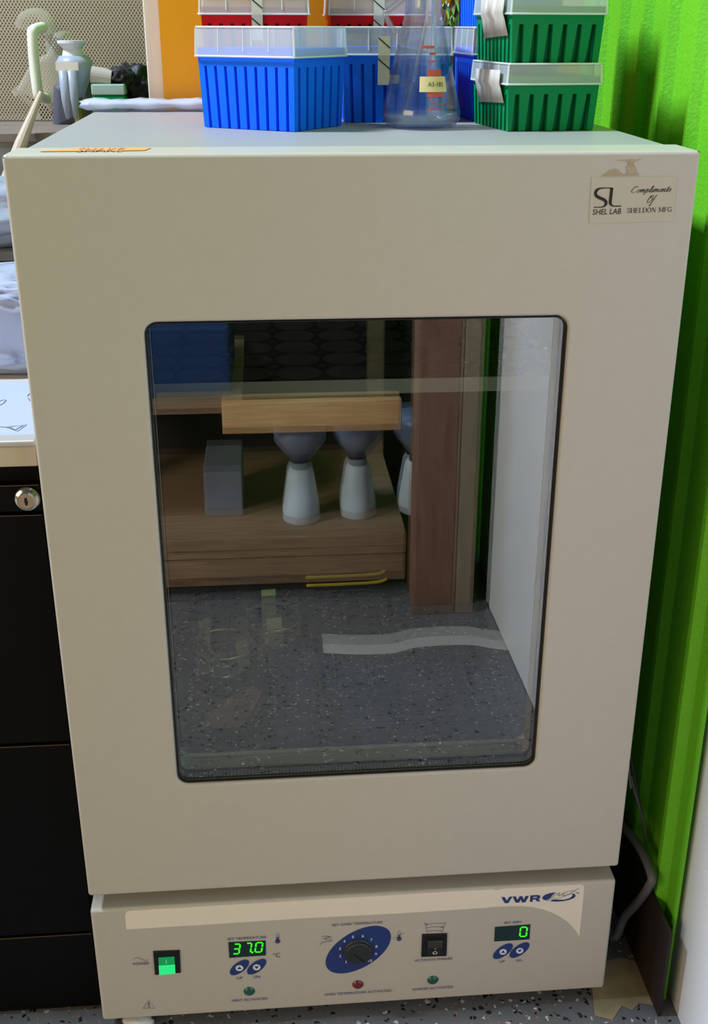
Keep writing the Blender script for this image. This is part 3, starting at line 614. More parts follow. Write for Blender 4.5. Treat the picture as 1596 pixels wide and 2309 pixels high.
pushbutton('up_button', A5, 1053, 695, 76, 37, 24, True, 0.3321); pushbutton('down_button', A5, 1170, 690, 76, 37, 24, False, 0.3321)
pushbutton('up_button', A7, 333, 815, 102, 50, 31, True, 0.25063); pushbutton('down_button', A7, 483, 805, 102, 50, 31, False, 0.25063)
# over-temperature dial
k6 = 0.2569 * 0.00062; dc = A6(457, 745)
dial = slab('dial_plate', [ellipse(dc[0], dc[1], 305 * k6, 180 * k6, math.radians(39), 64)], -0.0006, 0.0004, NAVY, inc)
NM = []
for s_, x_, y_ in (('1', 350, 848), ('2', 299, 796), ('3', 296, 731), ('4', 335, 666), ('5', 410, 628), ('6', 497, 619), ('7', 573, 653), ('8', 617, 712), ('9', 612, 778), ('10', 562, 836)):
    wpx = 9 if s_ == '1' else (34 if s_ == '10' else 20)
    NM.append(text_mesh(s_, A6(x_ - wpx / 2, y_)[0], A6(x_ + wpx / 2, y_)[0], A6(x_, y_)[1], 25 * 0.2569 * 0.00071, -0.0011, bold=0.015))
link('dial_numbers', join(NM, 'dial_numbers'), WHITEP, dial)
kc = A6(457, 752); kb = MB(); kr = 118 * k6
prof = [(0, -0.0075), (kr * 0.84, -0.0075), (kr * 0.92, -0.0064), (kr * 0.92, -0.003), (kr, -0.0015), (kr, 0.0)]
n_ = 60
for i, (r_, d_) in enumerate(prof):
    for k in range(n_):
        an = 2 * math.pi * k / n_; rr = r_ * (1 - (0.035 if (k % 3 == 0 and i in (2, 3)) else 0)); kb.v.append((kc[0] + max(rr, 1e-5) * math.cos(an), d_, kc[1] + max(rr, 1e-5) * math.sin(an)))
for i in range(len(prof) - 1):
    for k in range(n_): kb.f.append([i * n_ + k, i * n_ + (k + 1) % n_, (i + 1) * n_ + (k + 1) % n_, (i + 1) * n_ + k]); kb.mi.append(0)
kn = kb.build('dial_knob', mat('dark_grey_knob', (44, 46, 48), 0.42), inc); recalc(kn.data)
link('pointer_slot', ribbon_mesh([(kc[0] - kr * 0.32, kc[1] + 0.001), (kc[0] + kr * 0.42, kc[1] - kr * 0.70)], 0.0022, -0.0078), BLACK, kn)
# shaker switch
ss = quadslab('shaker_switch', A6, ((1018, 606), (1237, 598), (1231, 793), (1010, 802)), -0.002, 0.004, BLACK, inc, 0.0008)
rk = quadslab('rocker', A6, ((1060, 650), (1196, 645), (1190, 775), (1056, 780)), -0.0036, -0.0005, mat('black_rocker', (30, 30, 32), 0.35), ss, 0.0012)
quadslab('rocker_top', A6, ((1062, 652), (1195, 647), (1193, 705), (1061, 710)), -0.0052, -0.003, mat('black_rocker_top', (58, 52, 48), 0.35), ss, 0.0015)
MK = shapes_mesh([[ellipse(*A6(1127, 752), 5.5 * U, 4.2 * U), ellipse(*A6(1127, 752), 3.8 * U, 2.6 * U)]], -0.0042); MK.append(ribbon_mesh([A6(1131, 706), A6(1131, 726)], 1.2 * U, -0.0042))
link('rocker_mark', join(MK, 'rocker_mark'), WHITEP, ss)
def lamp(name, c_, r_, m):
    p = MB(); pr = [(0, -0.0032), (r_ * 0.5, -0.0028), (r_ * 0.85, -0.0016), (r_, 0.0)]
    for r2, d_ in pr:
        for k in range(24): p.v.append((c_[0] + max(r2, 1e-5) * math.cos(2 * math.pi * k / 24), d_, c_[1] + max(r2, 1e-5) * math.sin(2 * math.pi * k / 24)))
    for i in range(3):
        for k in range(24): p.f.append([i * 24 + k, i * 24 + (k + 1) % 24, (i + 1) * 24 + (k + 1) % 24, (i + 1) * 24 + k]); p.mi.append(0)
    o = p.build(name, m, inc, smooth=True); recalc(o.data); return o
o = lamp('indicator_lamp', A5(1120, 858), 0.0074, LED_OFF); o['label'] = 'green indicator lens above HEAT ACTIVATED'
o = lamp('indicator_lamp', A6(455, 1050), 0.0074, LED_RED); o['label'] = 'dull red indicator lens'
o = lamp('indicator_lamp', A6(1112, 1010), 0.0074, LED_OFF); o['label'] = 'green indicator lens above SHAKER ACTIVATED'

# inside the chamber ------------------------------------------------
shz = 0.813; sy0, sy1 = 0.122, 0.555
sh = thing('perforated_shelf', 'steel shelf with large round holes inside the upper chamber', 'shelf', (0, 0, 0))
pit = 0.0565; nx, ny = 9, 7; hr = 0.0262
bm = bmesh.new(); y_ = sy0 + 0.006
xs0 = -nx * pit / 2
for i in range(nx):
    for j in range(ny):
        cx_, cy_ = xs0 + (i + .5) * pit, y_ + (j + .5) * pit; n = 32; inn, outp = [], []
        for k in range(n):
            an = 2 * math.pi * (k + .5) / n; c_, s_ = math.cos(an), math.sin(an); m_ = max(abs(c_), abs(s_))
            inn.append(bm.verts.new((cx_ + hr * c_, cy_ + hr * s_, shz))); outp.append(bm.verts.new((cx_ + pit / 2 * c_ / m_, cy_ + pit / 2 * s_ / m_, shz)))
        for k in range(n): bm.faces.new((inn[k], outp[k], outp[(k + 1) % n], inn[(k + 1) % n]))
for (xa, xb, ya, yb) in ((-0.258, 0.258, sy0, y_), (-0.258, xs0, y_, y_ + ny * pit), (-xs0, 0.258, y_, y_ + ny * pit), (-0.258, 0.258, y_ + ny * pit, sy1)):
    vv = [bm.verts.new(p) for p in ((xa, ya, shz), (xb, ya, shz), (xb, yb, shz), (xa, yb, shz))]; bm.faces.new(vv)
me = bpy.data.meshes.new('shelf_plate'); bmesh.ops.solidify(bm, geom=bm.faces[:], thickness=0.0012); bm.to_mesh(me); bm.free()
link('shelf_plate', me, mat('pale_shelf_steel', (186, 182, 172), 0.4, 0.25), sh)
box('shelf_lip', -0.258, 0.258, sy0 - 0.002, sy0, shz - 0.016, shz + 0.001, mat('satin_steel_lip', (150, 146, 138), 0.5, 0.6), sh)
for sx in (-1, 1): box('shelf_bracket', sx * 0.2615 - 0.0035, sx * 0.2615 + 0.0035, sy0 + 0.03, sy1, shz - 0.02, shz - 0.002, STEEL, sh)
# shaker platform
pl = thing('shaker_platform', 'dark shaker platform across the bottom of the chamber', 'platform', (0, 0, 0))
pz = 0.330
box('platform_plate', -0.245, 0.245, 0.166, 0.50, pz - 0.008, pz, PLATE, pl, bevel=0.002)
box('platform_skirt', -0.235, 0.235, 0.176, 0.49, pz - 0.045, pz - 0.008, PLATE, pl)
for sx in (-0.2, 0.2):
    for yy in (0.2, 0.46): box('drive_mount', sx - 0.015, sx + 0.015, yy - 0.015, yy + 0.015, cz0, pz - 0.045, BLACK, pl)
CLAMP = mat('clamp_steel_glint', (222, 206, 170), 0.3, 0.5)  # tan base colour carries the gold highlights of polished steel
def clamp(cx_, cy_, rz, label):
    t = thing('flask_clamp', label, 'flask clamp', (cx_, cy_, pz), rz, 'flask clamps on the shaker platform')
    d = MB(); d.lathe([(0, 0), (0.036, 0), (0.036, 0.0015), (0, 0.0015)], n=32); d.build('clamp_base', CLAMP, t)
    for k in range(4):
        an = math.pi / 2 * k; pr = [(0.030, 0.001), (0.040, 0.006), (0.042, 0.030), (0.036, 0.052), (0.041, 0.060)]; s = MB(); vs, fs = [], []
        for r_, z_ in pr:
            for off in (-0.011, 0.011): vs.append((r_ * math.cos(an) - off * math.sin(an), r_ * math.sin(an) + off * math.cos(an), z_))
        for i in range(len(pr) - 1): fs.append((2 * i, 2 * i + 1, 2 * i + 3, 2 * i + 2))
        s.add(vs, fs); o = s.build('prong', CLAMP, t); mo = o.modifiers.new('s', 'SOLIDIFY'); mo.thickness = 0.001
    r = MB(); r.tube([(0.0435 * math.cos(2 * math.pi * k / 32), 0.0435 * math.sin(2 * math.pi * k / 32), 0.034) for k in range(33)], 0.0017, 6); r.build('spring_ring', CLAMP, t)
clamp(-0.098, 0.40, 0.1, 'bright four-prong flask clamp farther back on the shaker platform')
clamp(-0.168, 0.325, 0.8, 'duller four-prong flask clamp nearer the chamber\'s left wall')
q = MB(); cs = [onp(x, y, 2, pz + 0.0012) for x, y in ((540, 1560), (570, 1548), (590, 1560), (566, 1610), (540, 1640), (455, 1640), (490, 1590))]
q.add(cs, [list(range(len(cs)))[::-1]]); o = q.build('sheen_strip', COPPER_SHEEN); mo = o.modifiers.new('s', 'SOLIDIFY'); mo.thickness = 0.0011; mo.offset = -1  # flat coloured strip stands in for the shine on a clamp arm
recalc(o.data); tag(o, 'flat copper-coloured strip lying at the platform\'s front left', 'sheen strip')

# ================================================================== TIP BOXES ON TOP
def grooved(bm_, A, B, Cc, D, n, gtop, wt_, wb_, depth, slant):
    # wall A(bottom left) B(bottom right) Cc(top right) D(top left) with n vertical grooves
    A, B, Cc, D = map(Vector, (A, B, Cc, D)); nrm = (B - A).cross(D - A).normalized()
    def P(u, v, d=0.0): return (A * (1 - u) + B * u) * (1 - v) + (D * (1 - u) + Cc * u) * v - nrm * d
    def quad(*ps_): bm_.faces.new([bm_.verts.new(p) for p in ps_])
    e = 0.02; pw = (1 - 2 * e) / n
    quad(P(0, gtop), P(1, gtop), P(1, 1), P(0, 1))
    prev_b, prev_t = 0.0, 0.0
    for i in range(n):
        c_ = e + pw * (i + .5)
        lb, rb = c_ - wb_ * pw / 2 - slant * pw, c_ + wb_ * pw / 2 - slant * pw; lt, rt = c_ - wt_ * pw / 2, c_ + wt_ * pw / 2
        quad(P(prev_b, 0), P(lb, 0), P(lt, gtop), P(prev_t, gtop))
        quad(P(lb, 0, depth), P(rb, 0, depth), P(rt, gtop, depth), P(lt, gtop, depth))
        quad(P(lb, 0), P(lb, 0, depth), P(lt, gtop, depth), P(lt, gtop)); quad(P(rb, 0, depth), P(rb, 0), P(rt, gtop), P(rt, gtop, depth))
        quad(P(lt, gtop, depth), P(rt, gtop, depth), P(rt, gtop), P(lt, gtop))
        prev_b, prev_t = rb, rt
    quad(P(prev_b, 0), P(1, 0), P(1, gtop), P(prev_t, gtop))
def rack_body(hb, lx_, ly_, tap, gl, gs, gtop, wt_, wb_, dp, slant):
    bm_ = bmesh.new(); a, b_ = lx_ / 2, ly_ / 2; c_, d_ = a + tap, b_ + tap
    bt = [(-a, -b_, 0), (a, -b_, 0), (a, b_, 0), (-a, b_, 0)]; tp_ = [(-c_, -d_, hb), (c_, -d_, hb), (c_, d_, hb), (-c_, d_, hb)]
    for i, n in ((0, gl), (1, gs), (2, gl), (3, gs)):
        j = (i + 1) % 4; grooved(bm_, bt[i], bt[j], tp_[j], tp_[i], n, gtop, wt_, wb_, dp, slant)
    bm_.faces.new([bm_.verts.new(p) for p in tp_]); bm_.faces.new([bm_.verts.new(p) for p in bt[::-1]])
    me_ = bpy.data.meshes.new('rack_body'); bm_.to_mesh(me_); bm_.free(); return me_
def lid_mesh(z0_, z1_, lx_, ly_, ribs=3):
    b_ = MB(); a, d = lx_ / 2, ly_ / 2; i_ = 0.0013
    p0 = rrect(-a, -d, a, d, 0.005, 3); p1 = rrect(-a + i_, -d + i_, a - i_, d - i_, 0.005, 3); n = len(p0); p2 = rrect(-a + i_ + .0025, -d + i_ + .0025, a - i_ - .0025, d - i_ - .0025, 0.004, 3)
    vs = [(x, y, z0_) for x, y in p0] + [(x, y, z1_ - 0.003) for x, y in p1] + [(x, y, z1_) for x, y in p2]
    fs = [(k, (k + 1) % n, n + (k + 1) % n, n + k) for k in range(n)] + [(n + k, n + (k + 1) % n, 2 * n + (k + 1) % n, 2 * n + k) for k in range(n)] + [list(range(2 * n, 3 * n))]
    b_.add(vs, fs); b_.cur = 1
    # moulded rim, corner and rib lines
    rim = [(x * 1.006, y * 1.006, z0_ + 0.0012) for x, y in p0]; b_.tube(rim + [rim[0]], 0.0011, 6, False)
    tr_ = [(x, y, z1_ - 0.0008) for x, y in p1]; b_.tube(tr_ + [tr_[0]], 0.0011, 6, False)
    for sx in (-1, 1):
        for sy in (-1, 1): b_.tube([(sx * (a - .0012), sy * (d - .0012), z0_), (sx * (a - .0012 - i_), sy * (d - .0012 - i_), z1_ - .002)], 0.0012, 6)
        for k in range(ribs):
            u = -a + lx_ * (k + 1) / (ribs + 1); b_.tube([(u, sx * (d - .0002), z0_ + .006), (u, sx * (d - i_), z1_ - .002)], 0.0007, 5)
    return b_
STD = dict(lx=0.126, ly=0.103)
def tip_box(kind, loc, rz, label, group, colour, tall=True, slant=0.0, flip=False):
    t = thing('pipette_tip_box', label, 'tip box', loc, rz, group)
    hb, zl, ht = (0.0865, 0.0765, 0.109) if tall else (0.0580, 0.0490, 0.0722)
    gl, gs = 9, 6
    me_ = rack_body(hb, STD['lx'], STD['ly'], 0.003, gl, gs, 0.68 if not tall else 0.775, *((0.26, 0.30) if tall else (0.30, 0.55)), 0.0065 if tall else 0.009, slant)
    link('rack_body', me_, colour, t)
    lm = lid_mesh(zl, ht, STD['lx'] + 0.0115, STD['ly'] + 0.0115).build('lid', None, t, mats=[LID, LID_EDGE])
    return t
def tape_on(t, x0_, x1_, y_, z0_, z1_, m=None, stripes=True, lift=0.0095, zl=0.0765):
    # strip of striped tape on a box's long front side (local -y), bridging lid and body
    d = MB(); yb = -(STD['ly'] / 2 + 0.003) - 0.0012; yl = -(STD['ly'] / 2 + 0.0065) - 0.0026
    pts = [(yl, z1_), (yl, zl + 0.0005), (yb - 0.002, zl - 0.006), (yb - 0.0002, z0_)] if z1_ > zl else [(yb, z1_), (yb, z0_)]
    vs = []; fs = []
    for y, z in pts: vs += [(x0_, y, z), (x1_, y, z)]
    for i in range(len(pts) - 1): fs.append((2 * i, 2 * i + 1, 2 * i + 3, 2 * i + 2)[::-1])
    d.add(vs, fs); o = d.build('tape_label', m or TAPE, t)
    mo = o.modifiers.new('s', 'SOLIDIFY'); mo.thickness = 0.0003
    if stripes:
        s = MB(); w_ = x1_ - x0_; zz = z1_ - 0.001
        def yat(z):
            for (ya, za), (yb_, zb_) in zip(pts, pts[1:]):
                if za >= z >= zb_: return ya + (yb_ - ya) * (za - z) / (za - zb_ + 1e-9) - 0.0006
            return pts[-1][0] - 0.0006
        while zz - w_ * 0.85 > z0_:
            n = 6; vs = []
            for k in range(n + 1):
                x = x0_ + w_ * k / n; z = zz - w_ * 0.8 * k / n; vs += [(x, yat(z), z), (x, yat(z - 0.0016), z - 0.0016)]
            s.add(vs, [(2 * k, 2 * k + 1, 2 * k + 3, 2 * k + 2) for k in range(n)]); zz -= w_ * 1.62
        s.build('tape_stripes', BLACK, o)
    return t
TZ = H - 0.0005
BG = 'blue tip boxes on the incubator'; RG = 'red tip boxes on the incubator'; GG = 'green tip boxes on the incubator'
def from_corner(fx, fy, rz, lx_=STD['lx'], ly_=STD['ly'], sx=-1, sy=-1):
    # centre of a box whose local corner (sx*lx/2, sy*ly/2) sits at fx,fy
    c_, s_ = math.cos(rz), math.sin(rz); ax, ay = sx * lx_ / 2, sy * ly_ / 2
    return (fx - ax * c_ + ay * s_, fy - ax * s_ - ay * c_)
# blue box turned corner-on: long side faces front left
r1 = math.atan2(-0.072, 0.104); c1 = from_corner(-0.054, 0.2355, r1, sx=1, sy=-1)
tip_box('b', (c1[0], c1[1], TZ), r1, 'blue tip box turned corner-on at the front left of the incubator top', BG, BLUE)
c2 = (0.012 + 0.063, 0.363 + 0.0515 + 0.003)
t2 = tip_box('b', (c2[0], c2[1], TZ), 0.0, 'blue tip box behind the flask with a striped tape strip down its front', BG, BLUE)
xt = onp(852, 120, 1, 0.36).x - c2[0]; tape_on(t2, xt, xt + 0.0145, 0, 0.0435, 0.0985)
tape_on(t2, xt + 0.0145, xt + 0.026, 0, 0.045, 0.055)
c3 = (0.172 + 0.0515, 0.379 + 0.063)
r3 = math.pi / 2 + 0.04
t3 = tip_box('b', (c3[0], c3[1] + 0.003, TZ), r3, 'lower blue tip box of the stack behind the green boxes', BG, BLUE)
t4 = tip_box('b', (c3[0] + 0.004, c3[1] + 0.004, TZ + 0.1092), r3, 'upper blue tip box of the stack behind the green boxes', BG, BLUE)
# red boxes: short, stacked three high behind the blue ones
ry = 0.432
rx1 = (onp(573, 20, 1, ry).x); rx2 = (onp(858, 20, 1, ry + 0.06).x)
for k, nm in enumerate(('bottom red tip box of the left stack, behind the corner-on blue box', 'middle red tip box of the left stack, with striped tape on its front', 'topmost red tip box of the left stack, cut off by the photo\'s upper edge')):
    tt = tip_box('r', (rx1, ry + 0.0515, TZ + 0.0725 * k), 0.0, nm, RG, RED, tall=False)
    if k == 1: xx = onp(567, 30, 1, ry).x - rx1; tape_on(tt, xx, xx + 0.0135, 0, 0.020, 0.069, zl=0.049)
for k, nm in enumerate(('bottom red tip box of the stack straight behind the flask', 'middle red tip box of the stack behind the flask, with striped tape', 'topmost red tip box behind the flask, cut off by the photo\'s upper edge')):
    tt = tip_box('r', (rx2, ry + 0.06 + 0.0515, TZ + 0.0725 * k), 0.0, nm, RG, RED, tall=False)
    if k == 1: xx = onp(841, 30, 1, ry + 0.06).x - rx2; tape_on(tt, xx, xx + 0.0140, 0, 0.020, 0.069, zl=0.049)
# green boxes: short end to the front
r5 = math.pi / 2 + math.atan2(0.013, 0.101)
def green_c(fx, fy): # local +x = into the scene, local -y = world right; front-left corner is (-lx/2, +ly/2)
    return from_corner(fx, fy, r5, sx=-1, sy=1)
gc = green_c(0.188, 0.2295)
t5 = tip_box('g', (gc[0], gc[1], TZ), r5, 'lower green tip box with worn tape on its left corner', GG, GREEN, tall=False, slant=0.11)
t6 = tip_box('g', (gc[0] + 0.001, gc[1] + 0.003, TZ + 0.0725), r5, 'upper green tip box of the right-hand stack with worn tape on its lid', GG, GREEN, tall=False, slant=0.11)
for tt, (za, zb_, xa, xb) in ((t5, (0.028, 0.064, -0.053, 0.040)), (t6, (0.026, 0.067, -0.053, 0.030))):
    d = MB(); yb = STD['ly'] / 2 + 0.0032; yl = STD['ly'] / 2 + 0.0085; vs = []
    pts = [(yl, zb_, 0), (yl + .001, 0.050, -0.001), (yb + 0.003, 0.044, 0.002), (yb + 0.001, za, -0.003)]
    n = 8
    for y, z, o_ in pts:
        for k in range(n + 1): vs.append((xa + (xb - xa) * k / n + o_, y + 0.0006 * math.sin(k * 2.1 + z * 900), z - 0.004 * (k / n - .5) * (1 if z < .04 else .3)))
    d.add(vs, [(i * (n + 1) + k, i * (n + 1) + k + 1, (i + 1) * (n + 1) + k + 1, (i + 1) * (n + 1) + k) for i in range(3) for k in range(n)])
    o = d.build('tape_label', TAPE_GREY, tt, smooth=True); mo = o.modifiers.new('s', 'SOLIDIFY'); mo.thickness = 0.0003

# ================================================================== FLASK
fc = Vector((0.0965, 0.290, TZ + 0.0005))
fk = thing('conical_flask', 'clear glass conical flask with a yellow A3-183 label in front of the blue box', 'flask', fc)
outp = [(0.0, 0.0), (0.034, 0.0), (0.041, 0.003), (0.0455, 0.010), (0.0462, 0.016), (0.0445, 0.024), (0.037, 0.056), (0.029, 0.090), (0.0235, 0.112), (0.0212, 0.122), (0.0205, 0.135), (0.0205, 0.172), (0.0235, 0.176), (0.0235, 0.180)]
inp = [(0.0192, 0.180), (0.0188, 0.135), (0.0195, 0.122), (0.0217, 0.112), (0.0272, 0.090), (0.0352, 0.056), (0.0428, 0.024), (0.0444, 0.016), (0.0435, 0.011), (0.039, 0.0048), (0.033, 0.0025), (0.0, 0.0025)]
b = MB(); b.lathe(outp + inp, n=72); o = b.build('flask_body', GLASS, fk, smooth=True); recalc(o.data)
b = MB(); b.lathe([(0, 0.0028), (0.033, 0.0028), (0.0385, 0.0052), (0.0430, 0.0115), (0.0438, 0.0158), (0.0, 0.0158)], n=48); o = b.build('base_fill', frosted('base_fill_grey', (176, 186, 198), 0.30, 0.1), fk, smooth=False); recalc(o.data)  # pale grey fill stands in for the incubator top refracted in the base
def cone_patch(z0_, z1_, a0, a1, m, name, lift=0.0005, n=10, nz=5):
    def R(z):
        for (ra, za), (rb, zb_) in zip(outp, outp[1:]):
            if za <= z <= zb_: return ra + (rb - ra) * (z - za) / (zb_ - za + 1e-9)
    vs = []
    for j in range(nz + 1):
        z = z0_ + (z1_ - z0_) * j / nz
        for i in range(n + 1):
            an = a0 + (a1 - a0) * i / n; r = R(z) + lift; vs.append((r * math.cos(an), r * math.sin(an), z))
    d = MB(); d.add(vs, [(j * (n + 1) + i, j * (n + 1) + i + 1, (j + 1) * (n + 1) + i + 1, (j + 1) * (n + 1) + i) for j in range(nz) for i in range(n)])
    return d
F0 = -math.pi / 2 - 0.30
lb = cone_patch(0.0405, 0.0568, F0 + 0.10, F0 + 0.92, YELLOW_L, 'paper_label', 0.0010).build('paper_label', YELLOW_L, fk)
tm = text_mesh('A3-183', 0, 1, 0, 1, 0, bold=0.0)
for v in tm.vertices:
    an = F0 + 0.34 + v.co.x * 0.44; z = 0.0487 + v.co.z * 0.0048; r = 0.0390 - (z - 0.0487) * 0.235 + 0.0030 - 0.0006; v.co = (r * math.cos(an), r * math.sin(an), z)
link('label_lettering', tm, INK, lb)
gm = []
for (z0_, z1_, a0, a1) in ((0.035, 0.064, 0.32, 0.80), (0.086, 0.089, 0.10, 0.62), (0.0795, 0.082, 0.42, 0.66), (0.072, 0.0735, 0.36, 0.64), (0.0285, 0.030, 0.40, 0.55), (0.027, 0.0285, 0.62, 0.82), (0.0215, 0.0228, 0.30, 0.72), (0.0695, 0.071, 0.42, 0.50)):
    d = cone_patch(z0_, z1_, F0 + a0, F0 + a1, RED_PRINT, 'g', 0.0005); gm.append(d.mesh('g'))
link('red_graduations', join(gm, 'red_graduations'), RED_PRINT, fk)
def gtube(name, pts, r, label):
    b = MB(); b.tube(pts, r, 14, True); b.tube([Vector(p) for p in pts], r * 0.6, 14, True)
    o = b.build(name, GLASS, smooth=True); recalc(o.data)
    bm_ = bmesh.new(); bm_.from_mesh(o.data)
    o.data.update(); bm_.free(); return tag(o, label, 'glass tube', 'glass tubes of the flask')
def fpt(x, y, Y): p = onp(x, y, 1, Y); return (p.x, p.y, p.z)
gtube('bent_glass_tube', smoothpts([fpt(945, -40, 0.262), fpt(905, 0, 0.258), fpt(878, 22, 0.256), fpt(869, 30, 0.256), fpt(872, 42, 0.256), fpt(892, 77, 0.256)], 4), 0.0033, 'bent glass tube hooking down outside the flask\'s left side')
gtube('glass_tube', [(fc.x - 0.006, fc.y - 0.004, TZ + 0.20), (fc.x + 0.004, fc.y, TZ + 0.118), (fc.x - 0.022, fc.y - 0.008, TZ + 0.006)], 0.0031, 'glass tube slanting to the lower left inside the flask')
gtube('glass_tube', [(fc.x + 0.010, fc.y - 0.004, TZ + 0.20), (fc.x + 0.012, fc.y - 0.003, TZ + 0.10), (fc.x + 0.011, fc.y - 0.006, TZ + 0.006)], 0.0030, 'nearly upright glass tube inside the flask\'s right half')

# ================================================================== BEHIND THE BOXES
am = box('acrylic_sheet', -0.229, 0.380, 0.645, 0.650, FZ, 1.45, AMBER); tag(am, 'amber acrylic sheet standing upright behind the boxes', 'plastic sheet')
o = box('wooden_post', -0.2515, -0.195, 0.657, 0.700, FZ, 1.7, WOOD_PALE, bevel=0.002); tag(o, 'pale beige timber post beside the amber sheet\'s left edge', 'post')
o = blob('foil_bundle', (0.180, 0.612, TZ + 0.075), (0.026, 0.020, 0.075), FOIL, amp=0.30, fr_=8, sub=4, seed=3, sharp=True); tag(o, 'crumpled aluminium foil bundle standing behind the flask', 'foil')
# folded clear plastic bag
b = MB(); n, m_ = 36, 10; vs = []
for i in range(n + 1):
    x = -0.337 + 0.36 * i / n
    for j in range(m_):
        a = 2 * math.pi * j / m_; rz_ = 0.0075 + 0.0010 * math.sin(i * 0.9) + 0.0008 * math.sin(i * 2.3 + j)
        if i == 0: rz_ *= 0.55
        vs.append((x + 0.004 * math.sin(j * 1.7), 0.588 + 0.026 * math.cos(a) + 0.002 * math.sin(i * 1.1), TZ + 0.0085 + max(rz_ * math.sin(a), -0.0082)))
b.add(vs, [(i * m_ + j, i * m_ + (j + 1) % m_, (i + 1) * m_ + (j + 1) % m_, (i + 1) * m_ + j) for i in range(n) for j in range(m_)] + [list(range(m_))[::-1], [n * m_ + j for j in range(m_)]])
o = b.build('folded_plastic_bag', BAGC, smooth=True); recalc(o.data); tag(o, 'folded clear plastic bag along the incubator top\'s back edge', 'plastic bag')

# ================================================================== LEFT: CABINET, BENCH AND SHELF
CY = 0.04; cxr = -0.337
zf = lambda y, x=30: fr(x, y, CY)[1]
cb = thing('filing_cabinet', 'black steel drawer cabinet with a round chrome lock under the bench', 'cabinet', (0, 0, 0))
box('cabinet_body', -0.80, cxr, CY + 0.012, 0.60, FZ, zf(1056), BLACKM, cb, bevel=0.002)
zl_ = [zf(1090), zf(1158), zf(1680), zf(2112), FZ + 0.004]
EDGE = mat('worn_bronze_edge', (120, 92, 60), 0.4, 0.5)
for i in range(4):
    nm = 'lock_rail' if i == 0 else 'drawer'
    o = box(nm, -0.798, cxr - 0.0015, CY, CY + 0.012, zl_[i + 1] + 0.0018, zl_[i] - 0.0018, BLACKM, cb, bevel=0.0012)
    if 0 < i < 4: box('drawer_edge', -0.797, cxr - 0.003, CY - 0.0006, CY + 0.001, zl_[i] - 0.0030, zl_[i] - 0.0022, EDGE, o)
    else: box('rail_edge', -0.797, cxr - 0.003, CY - 0.0006, CY + 0.001, zl_[i] - 0.0030, zl_[i] - 0.0022, EDGE, o)
lc = fr(62, 1124, CY); b = MB(); pr = [(0.0, -0.0085), (0.0085, -0.0085), (0.0092, -0.0078), (0.0094, -0.0050), (0.0125, -0.0040), (0.0138, -0.0020), (0.0138, 0.0)]
for r_, d_ in pr:
    for k in range(36): b.v.append((lc[0] + max(r_, 1e-5) * math.cos(2 * math.pi * k / 36), CY + d_, lc[1] + max(r_, 1e-5) * math.sin(2 * math.pi * k / 36)))
for i in range(len(pr) - 1):
    for k in range(36): b.f.append([i * 36 + k, i * 36 + (k + 1) % 36, (i + 1) * 36 + (k + 1) % 36, (i + 1) * 36 + k]); b.mi.append(0)
lk = b.build('lock', CHROME, cb, smooth=True); recalc(lk.data); lk.data.set_sharp_from_angle(angle=math.radians(30))
slab('keyhole', [[(lc[0] - 0.0012, lc[1] + 0.0040), (lc[0] + 0.0014, lc[1] + 0.0040), (lc[0] + 0.0012, lc[1] + 0.001), (lc[0] + 0.0022, lc[1]), (lc[0] + 0.0012, lc[1] - 0.0045), (lc[0] - 0.001, lc[1] - 0.0045), (lc[0] - 0.0018, lc[1] + 0.0005)]], CY - 0.0089, CY - 0.0083, BLACK, lk)
# bench
bz = zf(1003); bt_ = thing('workbench', 'bench top with a beige front edge above the black drawer cabinet', 'workbench', (0, 0, 0))
box('bench_top', -1.6, cxr, CY - 0.005, 0.66, zf(1052) + 0.001, bz, mat('beige_bench_edge', (206, 192, 172), 0.5), bt_, bevel=0.002)
box('bench_trim', -1.6, cxr, CY - 0.008, CY + 0.014, bz, bz + 0.007, ALU, bt_, bevel=0.002)
for yy in (0.10, 0.55): box('bench_leg', -1.55, -1.50, yy, yy + 0.05, FZ, zf(1052) + 0.001, ALU, bt_)
box('bench_rail', -1.5, -0.80, 0.58, 0.60, zf(1052) - 0.05, zf(1052) + 0.001, ALU, bt_)
yp = onp(10, 862, 2, bz).y
o = box('paper_sheet', -0.90, cxr - 0.002, CY + 0.016, yp, bz + 0.0003, bz + 0.0012, PAPER)
tag(o, 'white sheet with pencil doodles lying on the bench', 'paper')
dz = bz + 0.0016
def bp(x, y): p = onp(x, y, 2, dz); return (p.x, p.y)
DD = []
for pts in ([(-2, 962), (14, 963), (40, 972), (60, 957), (30, 961), (14, 963)], [(20, 962), (36, 970)], [(36, 968), (52, 959)], [(-2, 905), (8, 901), (14, 902), (8, 909), (-2, 914)], [(62, 893), (66, 888), (70, 884)], [(64, 897), (67, 903)]):
    me_ = ribbon_mesh([bp(*q) for q in pts], 0.0011, 0)
    for v in me_.vertices: v.co = (v.co.x, v.co.z, dz)
    link('pencil_doodle', me_, mat('pencil', (96, 100, 116), 0.7), o)
# shiny bag stack on bench
zt_ = fr(0, 614, yp + 0.07)[1]; hh_ = (zt_ - bz) / 2
o = blob('plastic_bag_pile', (-0.60, yp + 0.098, bz + hh_), (0.28, 0.088, hh_), BAGW, amp=0.10, fr_=12, sub=5, seed=1, boxy=0.45); tag(o, 'shiny bundle of white plastic bags piled on the bench behind the paper', 'plastic bags')
for v in o.data.vertices: v.co.x = min(v.co.x, -0.338); v.co.z = max(v.co.z, bz + 0.0005)
